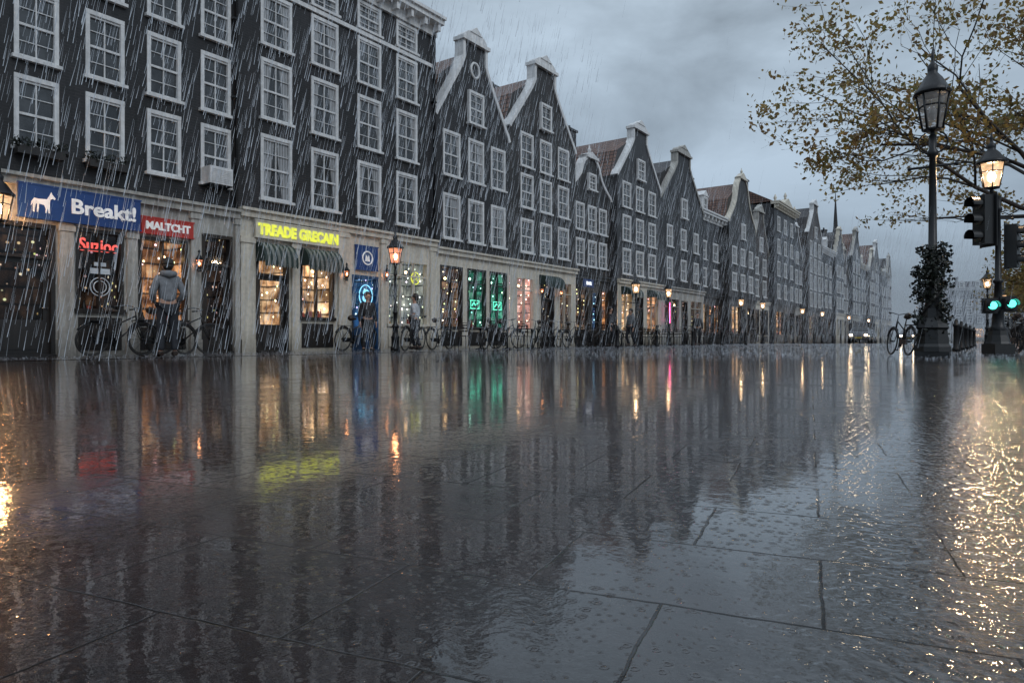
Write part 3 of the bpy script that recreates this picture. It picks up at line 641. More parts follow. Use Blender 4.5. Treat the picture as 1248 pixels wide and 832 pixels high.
pts=[(-.17,-.22),(-.145,-.22),(-.13,-.08),(-.09,-.03),(-.10,-.22),(-.075,-.22),(-.06,-.05),(.04,-.06),(.07,-.14),(.06,-.22),(.085,-.22),(.105,-.1),(.12,-.22),(.145,-.22),(.14,-.02),(.15,.06),(.20,.09),(.235,.07),(.25,.10),(.19,.17),(.17,.22),(.15,.17),(.09,.06),(-.08,.05),(-.15,.06),(-.2,-.02),(-.21,-.1),(-.17,-.04)]
mb.prism([(a*.95-.77,b*1.0) for a,b in pts],.06,.078); ob('emblem',mb.mesh('emblem',[SIGNW]),s)
sign('red shop sign with white lettering above a shop window',7.72,8.94,2.80,3.14,.07,REDS,'MALTCHT',SIGNW,1.05,.19,bold=.016)
sign('red neon lettering hanging in a shop window',6.45,7.3,2.2,2.6,-.03,None,'Suzioc',NEONR,.78,.28,name='neon_sign',bold=.006)
s=thing('window_sticker','pale round emblem with lettering bars on a shop window','sign',(-.03,6.9,1.7))
mb=MB(); 
for r in(.13,.2): mb.tube([(0,r*math.cos(t*math.pi/10),r*math.sin(t*math.pi/10)-.2) for t in range(20)],.011,5,0,True)
mb.box(-.01,.01,-.2,.2,.08,.2); mb.box(-.01,.01,-.12,.12,.25,.33); ob('emblem',mb.mesh('emblem',[simple('pale_sticker',(.4,.45,.5),.4,es=.15)]),s)
CREAMP=painted('cream_paint',(.80,.75,.62),.45,.25)
sign('pale cream fascia board with yellow neon capital lettering',10.62,13.4,3.05,3.47,.1,CREAMP,'TREADE GRECAIN',NEONY,2.66,.31,bold=.020)
s=sign('small blue panel sign with round white emblem above door',14.08,14.97,2.50,3.2,.05,BLUE,'',NEONB,.25,.4)
mb=MB(); mb.tube([(.075,.2*math.cos(t*math.pi/12),.2*math.sin(t*math.pi/12)) for t in range(24)],.022,5,0,True); mb.prism([(.1,-.1),(.06,.1),(0,.02),(-.06,.1),(-.1,-.1)],.06,.078); ob('emblem',mb.mesh('emblem',[SIGNW]),s)
s=sign('cyan neon numeral sign glowing in a doorway',14.2,14.9,1.35,2.05,.02,None,'8',NEONB,.26,.4,name='neon_sign')
mb=MB(); mb.tube([(0,.27*math.cos(t*math.pi/12),.33*math.sin(t*math.pi/12)) for t in range(24)],.016,5,0,True); ob('tube',mb.mesh('tube',[NEONB]),s)
s=thing('neon_sign','yellow-green ring neon sign in a shop window','sign',(-.03,16.8,2.4))
mb=MB(); mb.tube([(0,.2*math.cos(t*math.pi/12),.2*math.sin(t*math.pi/12)) for t in range(24)],.018,5,0,True); mb.tube([(0,-.12,-.1),(0,0,.13),(0,.12,-.1),(0,-.13,.04),(0,.13,.04),(0,-.12,-.1)],.012,5); ob('tube',mb.mesh('tube',[NEONY]),s)
for y in(20.0,21.4):
    s=thing('neon_sign','green neon sign glowing in a shop window','sign',(-.03,y,1.65))
    mb=MB(); mb.tube([(0,-.25,-.15),(0,.25,-.15),(0,.25,.15),(0,-.25,.15)],.02,5,0,True); mb.tube([(0,-.18,-.05),(0,-.05,.08),(0,.05,-.05),(0,.18,.08)],.025,5); ob('tube',mb.mesh('tube',[NEONG]),s)
s=sign('small blue lit box sign on a dark shopfront',28.0,28.9,2.85,3.15,.06,BLUE,'BAR',NEONW,.5,.16)
s=thing('neon_sign','vertical pink neon strip beside a doorway','sign',(.08,38.0,1.9))
mb=MB(); mb.rod((.1,0,-.6),(.1,0,.6),.03); ob('tube',mb.mesh('tube',[emis('pink_neon',(1,.08,.3),12)]),s)
AWG=simple('awning_green',(.012,.03,.027),.6); AWW=simple('awning_pale',(.17,.18,.165),.6)
def awning(root,y0,y1,z0,z1,pr,n=9,m2=None):
    mb=MB(); w=(y1-y0)/n; yc=root.location.y
    prof=[(0.03+pr*math.sin(t*math.pi/2/5),z0+.16+(z1-z0-.16)*math.cos(t*math.pi/2/5)) for t in range(6)]
    for i in range(n):
        a=y0+i*w-yc; b=a+w; mi=i%2
        for k in range(5):
            (xa,za),(xb,zb)=prof[k],prof[k+1]
            mb.add([(xa,a,za),(xb,a,zb),(xb,b,zb),(xa,b,za)],[(0,1,2,3)],mi)
        xe,ze=prof[-1]; c=(a+b)/2
        arc=[(xe,c+w/2*math.cos(math.pi+t*math.pi/6),ze-.08+ .07*math.sin(math.pi+t*math.pi/6)) for t in range(7)]
        mb.add([(xe,b,ze),(xe,a,ze)]+arc,[tuple(range(9))],0 if m2 is None and i%2==0 else 1)
    for y in(y0-yc,y1-yc): mb.add([(.03,y,z0+.16)]+[(x,y,z) for x,z in prof],[tuple(range(7))],0)
    ob('awning',mb.mesh('awning',[AWG,m2 or AWW]),root)
awning(B,10.7,11.74,2.25,2.93,.42,13); awning(B,12.1,13.32,2.25,2.93,.42,15)
awning(Dh,24.3,25.65,2.5,3.1,.5,9,AWG)
for yy_ in(32.0,35.2): awning(E2,yy_,yy_+1.5,2.5,3.1,.6,7)
ac=thing('air_conditioner','white air conditioning unit on a window sill','air conditioner',(.12,9.5,4.16))
mb=MB(); mb.box(-.1,.3,-.3,.3,0,.42); 
for k in range(8): mb.box(.3,.315,-.26,.26,.05+k*.042,.07+k*.042)
ob('casing',mb.mesh('casing',[WHITE]),ac); mb=MB(); mb.rod((.1,-.25,-.02),(.1,-.25,-.15),.02); mb.rod((.1,.25,-.02),(.1,.25,-.15),.02);mb.box(-.1,.28,-.3,.3,-.03,-.002); ob('bracket',mb.mesh('bracket',[IRON]),ac)

# ---------------------------------------------------------------- foliage
def leafmat(name,c):
    m,nt,b=newmat(name); geo=N(nt,'ShaderNodeNewGeometry'); out=nt.nodes['Material Output']
    f=mrange(nt,noise(nt,geo.outputs['Position'],2,4,.6),.3,.7,0,1)
    cc=mixc(nt,f,tuple(x*.5 for x in c),tuple(x*1.25 for x in c)); L(nt,cc,b.inputs['Base Color']); b.inputs['Roughness'].default_value=.5
    tl=N(nt,'ShaderNodeBsdfTranslucent'); L(nt,cc,tl.inputs[0]); mx=N(nt,'ShaderNodeMixShader'); mx.inputs[0].default_value=.5
    L(nt,b.outputs[0],mx.inputs[1]); L(nt,tl.outputs[0],mx.inputs[2]); L(nt,mx.outputs[0],out.inputs[0]); return m
LF1=leafmat('leaf_ochre',(.34,.24,.075)); LF2=leafmat('leaf_brown',(.24,.15,.06)); LF3=leafmat('leaf_olive',(.20,.18,.06))
DK1=simple('ivy_dark',(.005,.008,.005),.5,var=.5,scale=6); DK2=simple('ivy_green',(.010,.016,.008),.5,var=.5,scale=6)
BARK=simple('wet_bark',(.022,.018,.016),.6,var=.4,scale=8,bump=.5)
def leaf(mb,p,s,r,mi):
    a=Vector((r.gauss(0,1),r.gauss(0,1),r.gauss(0,1))).normalized(); b=a.orthogonal().normalized(); 
    t=r.uniform(0,6.28); b=(Matrix.Rotation(t,3,a)@b); c=a.cross(b); p=Vector(p)
    mb.add([p-b*s*.55,p-c*s*.34,p+b*s*.6+a*s*.1,p+c*s*.34],[(0,1,2,3)],mi)
def leafclump(mb,c,rad,n,s,r,nm=2,sq=1):
    for _ in range(n):
        v=Vector((r.gauss(0,1),r.gauss(0,1),r.gauss(0,1))).normalized()*rad*r.random()**.4
        leaf(mb,(c[0]+v.x,c[1]+v.y,c[2]+v.z*sq),s*r.uniform(.6,1.3),r,r.randrange(nm))
def tree(loc,label,H,spread,seed,nleaf,ls,trunk_h=2.6,bias=(0,0),tr=.24,levels=4,lspread=.4,el=(.35,1.1),nl=7,zmin=0,thin=.55):
    r=random.Random(seed); root=thing('tree',label,'tree',loc,0,'street trees')
    tb=MB(); tips=[]
    def grow(p,d,ln,rad,lv):
        n=4; pts=[p]; rs=[rad]; q=p.copy(); dd=d.copy()
        for k in range(n):
            dd=(dd+Vector((r.gauss(0,.13),r.gauss(0,.13),r.gauss(0,.10)-(.02 if lv>1 else 0)))).normalized()
            if q.z<zmin+.6 and dd.z<0.05 and lv>0: dd.z=abs(dd.z)*.6+.08; dd.normalize()
            q=q+dd*ln/n; pts.append(q.copy()); rs.append(rad*(1-.45*(k+1)/n))
            if lv>=levels-1 or (lv==levels-2 and k>1): tips.append(q.copy())
        tb.tube(pts,rs,7 if lv<2 else 4,0)
        if lv>=levels: return
        nb={0:nl,1:5,2:4,3:3}.get(lv,2)
        for k in range(nb):
            f=r.uniform(.3,1) if lv else r.uniform(.75,1); idx=min(n,max(1,int(f*n+.5))); st=pts[idx]
            if lv==0:
                an=2*math.pi*k/nb+r.uniform(-.3,.3); nd=Vector((math.cos(an)+bias[0],math.sin(an)+bias[1],r.uniform(*el))).normalized(); l2=spread*r.uniform(.45,.58)
                grow(st,nd,l2,rs[idx]*thin*.75,lv+1)
            else:
                ax=Vector((r.gauss(0,1),r.gauss(0,1),r.gauss(0,.5))).normalized(); nd=(dd*1.0+ax*.8).normalized(); l2=ln*r.uniform(.5,.75)
                grow(st,nd,l2,rs[idx]*thin,lv+1)
    grow(Vector((0,0,0)),Vector((0,0,1)),trunk_h,tr,0)
    grow(Vector((0,0,trunk_h*.95)),Vector((bias[0]*.3,bias[1]*.3,1)).normalized(),(H-trunk_h)*.5,tr*.5,1)
    ob('trunk',tb.mesh('trunk',[BARK]),root)
    lb=MB(); tips=[t for t in tips if t.z>zmin]
    wts=[]; 
    for t in tips: wts.append((.1+r.random())**2.2)
    picks=r.choices(range(len(tips)),wts,k=nleaf)
    for ix in picks:
        t=tips[ix]
        p=t+Vector((r.gauss(0,lspread),r.gauss(0,lspread),r.gauss(0,lspread*.8)))
        mi=0 if r.random()<.5 else (1 if r.random()<.6 else 2)
        leaf(lb,p,ls*r.uniform(.6,1.3),r,mi)
    ob('crown',lb.mesh('crown',[LF1,LF2,LF3]),root); return root
tree((19.1,26.6,0),'large autumn tree with sparse ochre leaves over the square',16,9.5,5,17000,.145,5.6,(-.22,-.18),.26,4,.2,(.2,.9),10,5.2,.6)
tree((18.5,44,0),'autumn street tree with brown foliage',9.5,4.6,8,5000,.18,3.0,(-.1,0),.2,3,.4)
tree((20,62,0),'distant autumn tree beside the street',10,4.5,9,3500,.22,2.6,(0,0),.2,3,.5)
tree((19,88,0),'distant brown autumn tree beside the street',11,5,12,2600,.3,3,(0,0),.22,3,.6)
tree((24,120,0),'distant thin autumn tree beside the street',11,5,14,2200,.35,3,(0,0),.22,3,.6)
for y,z in((5.68,4.06),(6.99,4.06)):
    w=thing('window_box','dark planted window box on a white sill','plant',(.16,y,z)); mb=MB(); mb.box(-.1,.12,-.42,.42,-.02,.14); ob('box',mb.mesh('box',[DARKWOOD]),w)
    mb=MB(); r=random.Random(int(y*10))
    for k in range(9): leafclump(mb,(0.05,-.4+k*.1,.2),.15,26,.07,r,2)
    ob('foliage',mb.mesh('foliage',[DK1,DK2]),w)

# ---------------------------------------------------------------- lamps
LGW=lampglass('lantern_glass_warm',(1,.60,.32),1.6,.45); LGO=lampglass('lantern_glass_orange',(1,.34,.16),1.8,.5); LGN=lampglass('lantern_glass_pale_emit',(.40,.42,.45),.35,.35)  # last one: unlit lantern, its pale glass is a faint painted-in emission
BLO=emis('lamp_bulb_orange',(1,.42,.18),55); BLW=emis('lamp_bulb_warm',(1,.66,.36),75)
BLN=simple('lamp_bulb_off',(.3,.3,.3),.3)
def lantern(root,z,h,rt,rb,gl,bulb,x=0,y=0,th=1):
    n=6; mb=MB()
    for j in range(n):
        t=2*math.pi*j/n; mb.rod((x+rb*math.cos(t),y+rb*math.sin(t),z),(x+rt*math.cos(t),y+rt*math.sin(t),z+h),.013*th)
        t2=2*math.pi*(j+1)/n
        for rr,zz in((rb,z),(rt,z+h),((rb*.35+rt*.65),z+h*.65)): mb.rod((x+rr*math.cos(t),y+rr*math.sin(t),zz),(x+rr*math.cos(t2),y+rr*math.sin(t2),zz),.011*th)
    mb.lathe([(.03,z-.12),(.05,z-.1),(.04,z-.05),(rb*1.05,z-.02),(rb*1.05,z+.005)],n,(x,y,0),smooth=False)
    lf=ob('lantern_frame',mb.mesh('lantern_frame',[IRON]),root)
    mb=MB(); vs=[]
    for rr,zz in((rb*.93,z+.01),(rt*.93,z+h-.01)):
        for j in range(n): t=2*math.pi*j/n; vs.append((x+rr*math.cos(t),y+rr*math.sin(t),zz))
    mb.add(vs,[(j,(j+1)%n,n+(j+1)%n,n+j) for j in range(n)]); ob('lantern_glass',mb.mesh('lantern_glass',[gl]),root)
    mb=MB(); Z=z+h
    mb.lathe([(rt*1.18,Z),(rt*1.2,Z+.03),(rt*.95,Z+.08*h/.45),(rt*.6,Z+.2*h/.45),(rt*.3,Z+.27*h/.45),(rt*.32,Z+.3*h/.45),(rt*.34,Z+.36*h/.45),(rt*.14,Z+.40*h/.45),(.03,Z+.44*h/.45),(.035,Z+.48*h/.45),(.006,Z+.6*h/.45)],12,(x,y,0))
    ob('lantern_cap',mb.mesh('lantern_cap',[IRON]),root)
    mb=MB(); mb.ball((x,y,z+h*.45),rb*.5,8,sz=1.5); ob('bulb',mb.mesh('bulb',[bulb]),root)
def post(root,H,k=1,plinth=False):
    mb=MB(); z0=0
    pr=[(.17*k,0),(.17*k,.12),(.14*k,.15),(.14*k,.45*k),(.16*k,.48*k),(.11*k,.55*k),(.09*k,.8*k),(.12*k,.84*k),(.12*k,.88*k),(.075*k,.95*k),(.06*k,H*.45),(.085*k,H*.455),(.085*k,H*.47),(.055*k,H*.48),(.042*k,H*.9),(.07*k,H*.91),(.07*k,H*.925),(.045*k,H*.94),(.05*k,H)]
    mb.lathe(pr,12); 
    mb.rod((-.28*k,0,H*.86),(.28*k,0,H*.86),.018*k); mb.ball((-.28*k,0,H*.86),.03*k,6); mb.ball((.28*k,0,H*.86),.03*k,6)
    ob('post',mb.mesh('post',[IRON]),root)
def ptlight(root,z,e,c,x=0,y=0,r=.07):
    l=bpy.data.lights.new('lamp_light','POINT'); l.energy=e; l.color=c; l.shadow_soft_size=r
    o=ob('lamp_light',l,root,(x,y,z)); return o
lamp=thing('street_lamp','black iron street lamp with lit orange lantern by parked bicycles','street lamp',(1.58,14.27,0),group='lit street lamps')
post(lamp,2.45,.85); lantern(lamp,2.57,.44,.21,.13,LGO,BLO); ptlight(lamp,2.8,50,(1,.4,.15))
WARMC=(1,.64,.34)
lw=thing('street_lamp','black iron street lamp with lit warm lantern before the terrace','street lamp',(2.0,29.6,0),.3,group='lit street lamps')
post(lw,2.4,.85); lantern(lw,2.52,.42,.2,.13,LGW,BLW); ptlight(lw,2.75,110,WARMC,r=.05)
for (x,y) in((2,33.5),(2.2,45),(2.2,50),(2.2,62),(2.2,70),(2.2,84),(2.2,98)):
    copy_thing(lw,(x,y,0),lights=(y in(33.5,45,62)))
big=thing('street_lamp','tall ornate black iron street lamp with unlit lantern on dark plinth','street lamp',(14.84,16.76,0))
mb=MB(); mb.box(-.31,.31,-.31,.31,.003,.10); mb.lathe([(.36,.10),(.35,.2),(.31,.26),(.28,.55),(.32,.6),(.28,.68),(.2,.8),(.18,1.0)],8,smooth=False,rot=math.pi/8); ob('plinth',mb.mesh('plinth',[DARKST]),big)
post(big,4.62,1.5); lantern(big,4.74,.74,.30,.18,LGN,BLN,th=1.8)
mb=MB()
for sx in(-1,1):
    pts=[(sx*(.05+.22*math.sin(a)),0,4.25+.22*(1-math.cos(a))) for a in [k*.35 for k in range(9)]]
    mb.tube(pts,.018,5)
ob('scroll_bracket',mb.mesh('scroll_bracket',[IRON]),big)
iv=thing('climbing_plant','dark leafy plant wrapped around a lamp post','plant',(14.84,16.76,.1))
mb=MB(); r=random.Random(3)
for k in range(64):
    z=r.uniform(.15,2.1); rr=.26*math.sin(min(1,(z+.1)/1.6)*1.5)*(1.3-z/3.4); a=r.uniform(0,6.28)
    leafclump(mb,(rr*math.cos(a)*1.05,rr*math.sin(a)*1.05,z),.19,56,.075,r,2)
ob('foliage',mb.mesh('foliage',[DK1,DK2]),iv)
mb=MB(); mb.tube([(.2*math.cos(t*.9),.2*math.sin(t*.9),t*.2) for t in range(12)],.02,6); ob('stem',mb.mesh('stem',[BARK]),iv)
l2=thing('street_lamp','black iron street lamp with lit warm lantern carrying traffic signals','street lamp',(15.95,19.35,0),math.radians(35.6))
post(l2,3.65,1.2); 
mb=MB(); mb.box(-.23,.23,-.23,.23,.003,.25); mb.lathe([(.26,.25),(.24,.3),(.2,.45),(.18,.6)],8,smooth=False,rot=math.pi/8); ob('plinth',mb.mesh('plinth',[DARKST]),l2)
mb=MB(); mb.tube([(0,0,3.6),(-.02,0,3.66),(-.1,0,3.7),(-.15,0,3.74)],.03,6); ob('bracket',mb.mesh('bracket',[IRON]),l2)
lantern(l2,3.85,.55,.27,.17,LGW,BLW,-.15,0); ptlight(l2,4.12,800,WARMC,-.15,0,.12)
for (x,y) in((15.3,54),(16.2,75),(14.6,100)):
    copy_thing(lw,(x,y,0),(0,0,.4),'black iron street lamp with lit warm lantern under trees',1.45)
wl=thing('wall_lantern','lit warm lantern on curved iron wall bracket','wall lamp',(.1,4.67,2.35))
mb=MB(); mb.box(-.02,.04,-.06,.06,-.25,.35); mb.tube([(.02,0,-.15),(.2,.05,-.3),(.42,.12,-.25),(.5,.16,0),(.5,.18,.12)],.022,6); mb.tube([(.02,0,.2),(.2,.06,.05),(.4,.12,-.1)],.014,6); ob('bracket',mb.mesh('bracket',[IRON]),wl)
lantern(wl,.26,.46,.22,.13,LGW,BLW,.5,.18); ptlight(wl,.45,220,(1,.50,.2),.5,.18,.1)
for y,z in((9.02,2.1),(13.6,2.2),(24.2,2.3),(25.75,2.3),(15.23,2.3)):
    w=thing('wall_lantern','small lit wall lantern on a shopfront pilaster','wall lamp',(.12,y,z),group='small wall lanterns')
    mb=MB(); mb.rod((-.02,0,-.05),(.12,0,-.05),.012); ob('bracket',mb.mesh('bracket',[IRON]),w); lantern(w,.0,.18,.08,.05,LGO,BLO,.12,0)

HOUS=simple('signal_housing',(.015,.016,.017),.4); GRL=emis('green_signal',(.08,1,.75),4.5); OFFL=simple('signal_lens_off',(.02,.015,.015),.2)
def traffic(loc,rz,n,lit,label,s=1):
    t=thing('traffic_light',label,'traffic light',loc,rz,'traffic signals on a lamp post'); mb=MB(); H=.3*n*s
    mb.box(-.14*s,.14*s,-.1*s,.1*s,-H/2,H/2); mb.box(-.19*s,.19*s,.1*s,.115*s,-H/2-.05,H/2+.05)
    ob('housing',mb.mesh('housing',[HOUS]),t)
    mb=MB(); mb.rod((.0,.1*s,H*.3),(.16,.14,H*.3),.02); mb.rod((0,.1*s,-H*.3),(.16,.14,-H*.3),.02); ob('bracket',mb.mesh('bracket',[HOUS]),t)
    for k in range(n):
        z=H/2-.15*s-.3*s*k
        mb=MB(); pts=[(.105*s*math.cos(a),.105*s*math.sin(a)) for a in [q*math.pi/8 for q in range(16)]]
        mb.add([(x,-.112*s,z+y) for x,y in pts]+[(0,-.13*s,z)],[(i,(i+1)%16,16) for i in range(16)],0,True)
        ob('lens',mb.mesh('lens',[GRL if k in lit else OFFL]),t)
        vb=MB(); arc=[-.3+q*(math.pi+.6)/10 for q in range(11)]
        vs=[(.12*s*math.cos(a),-.1*s,z+.12*s*math.sin(a)) for a in arc]+[(.12*s*math.cos(a),-.3*s,z+.12*s*math.sin(a)) for a in arc]
        vb.add(vs,[(i,i+1,i+12,i+11) for i in range(10)],0,True); ob('visor',vb.mesh('visor',[HOUS]),t)
rz=math.radians(20)
rv=Vector((.813,.582,0)); base=Vector((15.95,19.35,0)); fwdv=Vector((-.582,.813,0))
p=base+rv*(-.34)+Vector((0,0,3.1)); traffic(p,rz-1.15,3,[],'dark traffic signal with round visors seen side-on',1.25)
p=base+rv*(.34)+Vector((0,0,2.5)); traffic(p,rz+1.0,3,[],'dark unlit traffic signal with round visors',1.1)
p=base+rv*(-.30)-fwdv*.2+Vector((0,0,1.12)); traffic(p,rz,1,[0],'small traffic signal glowing green',.85)
p=base+rv*(.10)-fwdv*.24+Vector((0,0,1.16)); traffic(p,rz,1,[0],'small traffic signal glowing green',.85)

# ---------------------------------------------------------------- bicycles
def bicycle(loc,rz,label,color,lean=.08):
    FR=simple('bicycle_paint',color,.3)
    b=thing('bicycle',label,'bicycle',loc,rz,'parked bicycles'); b.rotation_euler=(lean,0,rz)
    w=MB(); rr=.33
    w.tube([(rr*math.cos(t*math.pi/14),0,rr*math.sin(t*math.pi/14)) for t in range(28)],.018,6,0,True)
    w.tube([(.3*math.cos(t*math.pi/14),0,.3*math.sin(t*math.pi/14)) for t in range(28)],.008,4,1,True)
    for k in range(14):
        a=k*math.pi/7; w.rod((0,.02*(-1)**k,0),(.3*math.cos(a),0,.3*math.sin(a)),.0022,n=3,mi=1)
    w.rod((0,-.05,0),(0,.05,0),.02,mi=1)
    wm=w.mesh('wheel',[RUBBER,IRON]); ob('wheel',wm,b,(-.53,0,.35)); ob('wheel',wm,b,(.55,0,.35))
    f=MB(); bb=(-.07,0,.29); hd=(.34,0,.86); hb=(.38,0,.7); st=(-.2,0,.82)
    f.rod(bb,st,.017);f.rod(bb,hb,.018);f.rod((-.16,0,.62),hd,.016)
    f.rod(hd,hb,.022)
    for s in(-.055,.055):
        f.rod((-.53,s,.35),(bb[0],s*.4,bb[2]),.009); f.rod((-.53,s,.35),(-.19,s*.3,.76),.009)
        f.tube([hb,(.40,s,.64),(.47,s,.5),(.55,s,.35)],.011,5)
    ob('frame',f.mesh('frame',[FR]),b)
    m=MB()
    for cx in(-.53,.55):
        a0=0 if cx<0 else .35
        m.tube([(cx+.365*math.cos(a0+t*.26),0,.35+.365*math.sin(a0+t*.26)) for t in range(11)],.022,5)
    ob('mudguard',m.mesh('mudguard',[FR]),b)
    h=MB(); h.rod(hd,(.31,0,1.02),.013); h.tube([(.12,-.28,1.03),(.24,-.26,1.06),(.32,-.12,1.05),(.31,0,1.02),(.32,.12,1.05),(.24,.26,1.06),(.12,.28,1.03)],.012,6)
    h.rod((.13,-.28,1.03),(.02,-.285,1.02),.018,mi=1);h.rod((.13,.28,1.03),(.02,.285,1.02),.018,mi=1)
    ob('handlebar',h.mesh('handlebar',[CHROME,RUBBER]),b)
    s=MB(); s.rod(st,(-.22,0,.93),.013); s.tube([(-.36,0,.955),(-.3,0,.965),(-.2,0,.95),(-.1,0,.945),(-.05,0,.94)],[.05,.085,.06,.03,.015],8); ob('saddle',s.mesh('saddle',[LEATH]),b)
    c=MB(); c.lathe([(.09,-.01),(.09,.01)],14); 
    for v in range(len(c.v)):
        x,y,z=c.v[v]; c.v[v]=(x+bb[0],z+.03,y+bb[2])
    c.rod((bb[0],.05,bb[2]),(bb[0]+.05,.06,bb[2]-.16),.01); c.rod((bb[0],-.05,bb[2]),(bb[0]-.05,-.06,bb[2]+.16),.01)
    c.box(bb[0]+0,bb[0]+.1,.06,.14,bb[2]-.18,bb[2]-.155); c.box(bb[0]-.1,bb[0],-.14,-.06,bb[2]+.155,bb[2]+.18)
    c.box(-.5,-.05,.03,.045,.27,.39)
    ob('crank',c.mesh('crank',[IRON]),b)
    k=MB(); k.box(-.72,-.32,-.06,.06,.735,.75); k.rod((-.7,.06,.74),(-.53,.06,.35),.006);k.rod((-.7,-.06,.74),(-.53,-.06,.35),.006); ob('luggage_rack',k.mesh('luggage_rack',[IRON]),b)
    return b
HP=math.pi/2
bk=bicycle((2.0,14.55,.004),HP+.35,'black city bicycle parked against a lit lamp post',(.015,.015,.017))
def bcopy(x,y,rz,lean=.08,label='black city bicycle parked in front of the shops',s=1):
    return copy_thing(bk,(x,y,.004),(lean,0,rz),label,s)
bcopy(.75,6.9,HP+.1,.14); bcopy(1.35,7.6,HP+.25,-.08,'black city bicycle beside a man in a grey hoodie'); bcopy(.7,8.4,HP-.15,.12)
bcopy(.6,13.6,HP+.1,.1)
for k,(x,y,a) in enumerate([(2.0,18.3,.3),(1.9,19.4,-.2),(2.3,20.6,.8),(1.2,16.7,.2),(2.0,22.3,.2),(2.2,23.4,.1),(2.4,24.6,-.4),(2.1,27.5,.1),(2.3,31.0,.7),(2.0,36,.2),(2.4,38.5,.3),(2.2,41,.1),(2.4,47,.5),(2.4,56,.2)]):
    bcopy(x,y,HP+a,.07*(-1)**k)
bcopy(14.2,17.0,HP+.45,.1,'black bicycle leaning beside a lamp post plinth',.88)
for k,(x,y,a) in enumerate([(16.2,22,.3),(16.6,23.2,.5),(16.2,24.6,.2),(16.9,26,.6),(16.4,28,.4),(17.2,22.4,1.1),(17.6,24,1.2)]):
    bcopy(x,y,HP+a,.08,'dark bicycle parked under the trees')

# ---------------------------------------------------------------- cafe furniture
def chair(loc,rz,label):
    c=thing('cafe_chair',label,'chair',loc,rz,'cafe terrace chairs'); m=MB(); m.box(-.21,.21,-.21,.21,.44,.47); ob('seat',m.mesh('seat',[WOODC]),c)
    for x in(-.18,.18):
        for y in(-.18,.18):
            l=MB(); l.rod((x*1.1,y*1.15,0),(x,y,.44),.012,.014); ob('leg',l.mesh('leg',[IRON]),c)
    m=MB(); m.tube([(-.19,.19,.46),(-.2,.24,.75),(-.15,.26,.88),(0,.27,.92),(.15,.26,.88),(.2,.24,.75),(.19,.19,.46)],.013,6)
    for z in(.6,.7,.8): m.box(-.19,.19,.215+(z-.6)*.12,.235+(z-.6)*.12,z,z+.05)
    ob('backrest',m.mesh('backrest',[WOODC]),c); return c
WOODC=simple('dark_chair_wood',(.04,.028,.023),.35); 
def table(loc,label):
    t=thing('cafe_table',label,'table',loc,0,'cafe terrace tables'); m=MB(); m.lathe([(.34,.72),(.35,.735),(.34,.75)],18); ob('table_top',m.mesh('table_top',[simple('wet_table_top',(.12,.12,.12),.2)]),t)
    m=MB(); m.lathe([(.2,0),(.19,.02),(.04,.06),(.03,.6),(.06,.72)],10); ob('pedestal',m.mesh('pedestal',[IRON]),t); return t
ch=chair((1.1,17.9,.004),.4,'dark wooden cafe chair on the wet pavement'); tb=table((1.35,18.6,.004),'small round cafe table on the wet pavement')
for k in range(18):
    y=19.9+k*1.55+R.uniform(-.2,.2); x=1.2+R.uniform(-.1,.4)
    if 24.3<y<25.7: continue
    copy_thing(tb,(x,y,.004)); copy_thing(ch,(x+R.uniform(-.1,.1),y-.6,.004),(0,0,math.pi+R.uniform(-.5,.5))); copy_thing(ch,(x+.15,y+.62,.004),(0,0,R.uniform(-.5,.5)))
bo=thing('bollard','dark iron street bollard on the wet paving','bollard',(3.1,25.5,0),group='iron bollards'); m=MB(); m.lathe([(.1,0),(.1,.1),(.075,.14),(.065,.7),(.085,.72),(.085,.76),(.05,.8),(.05,.86),(.02,.92)],12); ob('shaft',m.mesh('shaft',[IRON]),bo)
for y in(29.5,34,38.5,43,49,55,62,70): copy_thing(bo,(3.1,y,0))
for y in(22.5,25.5,29,33,38): copy_thing(bo,(15.0,y,0))

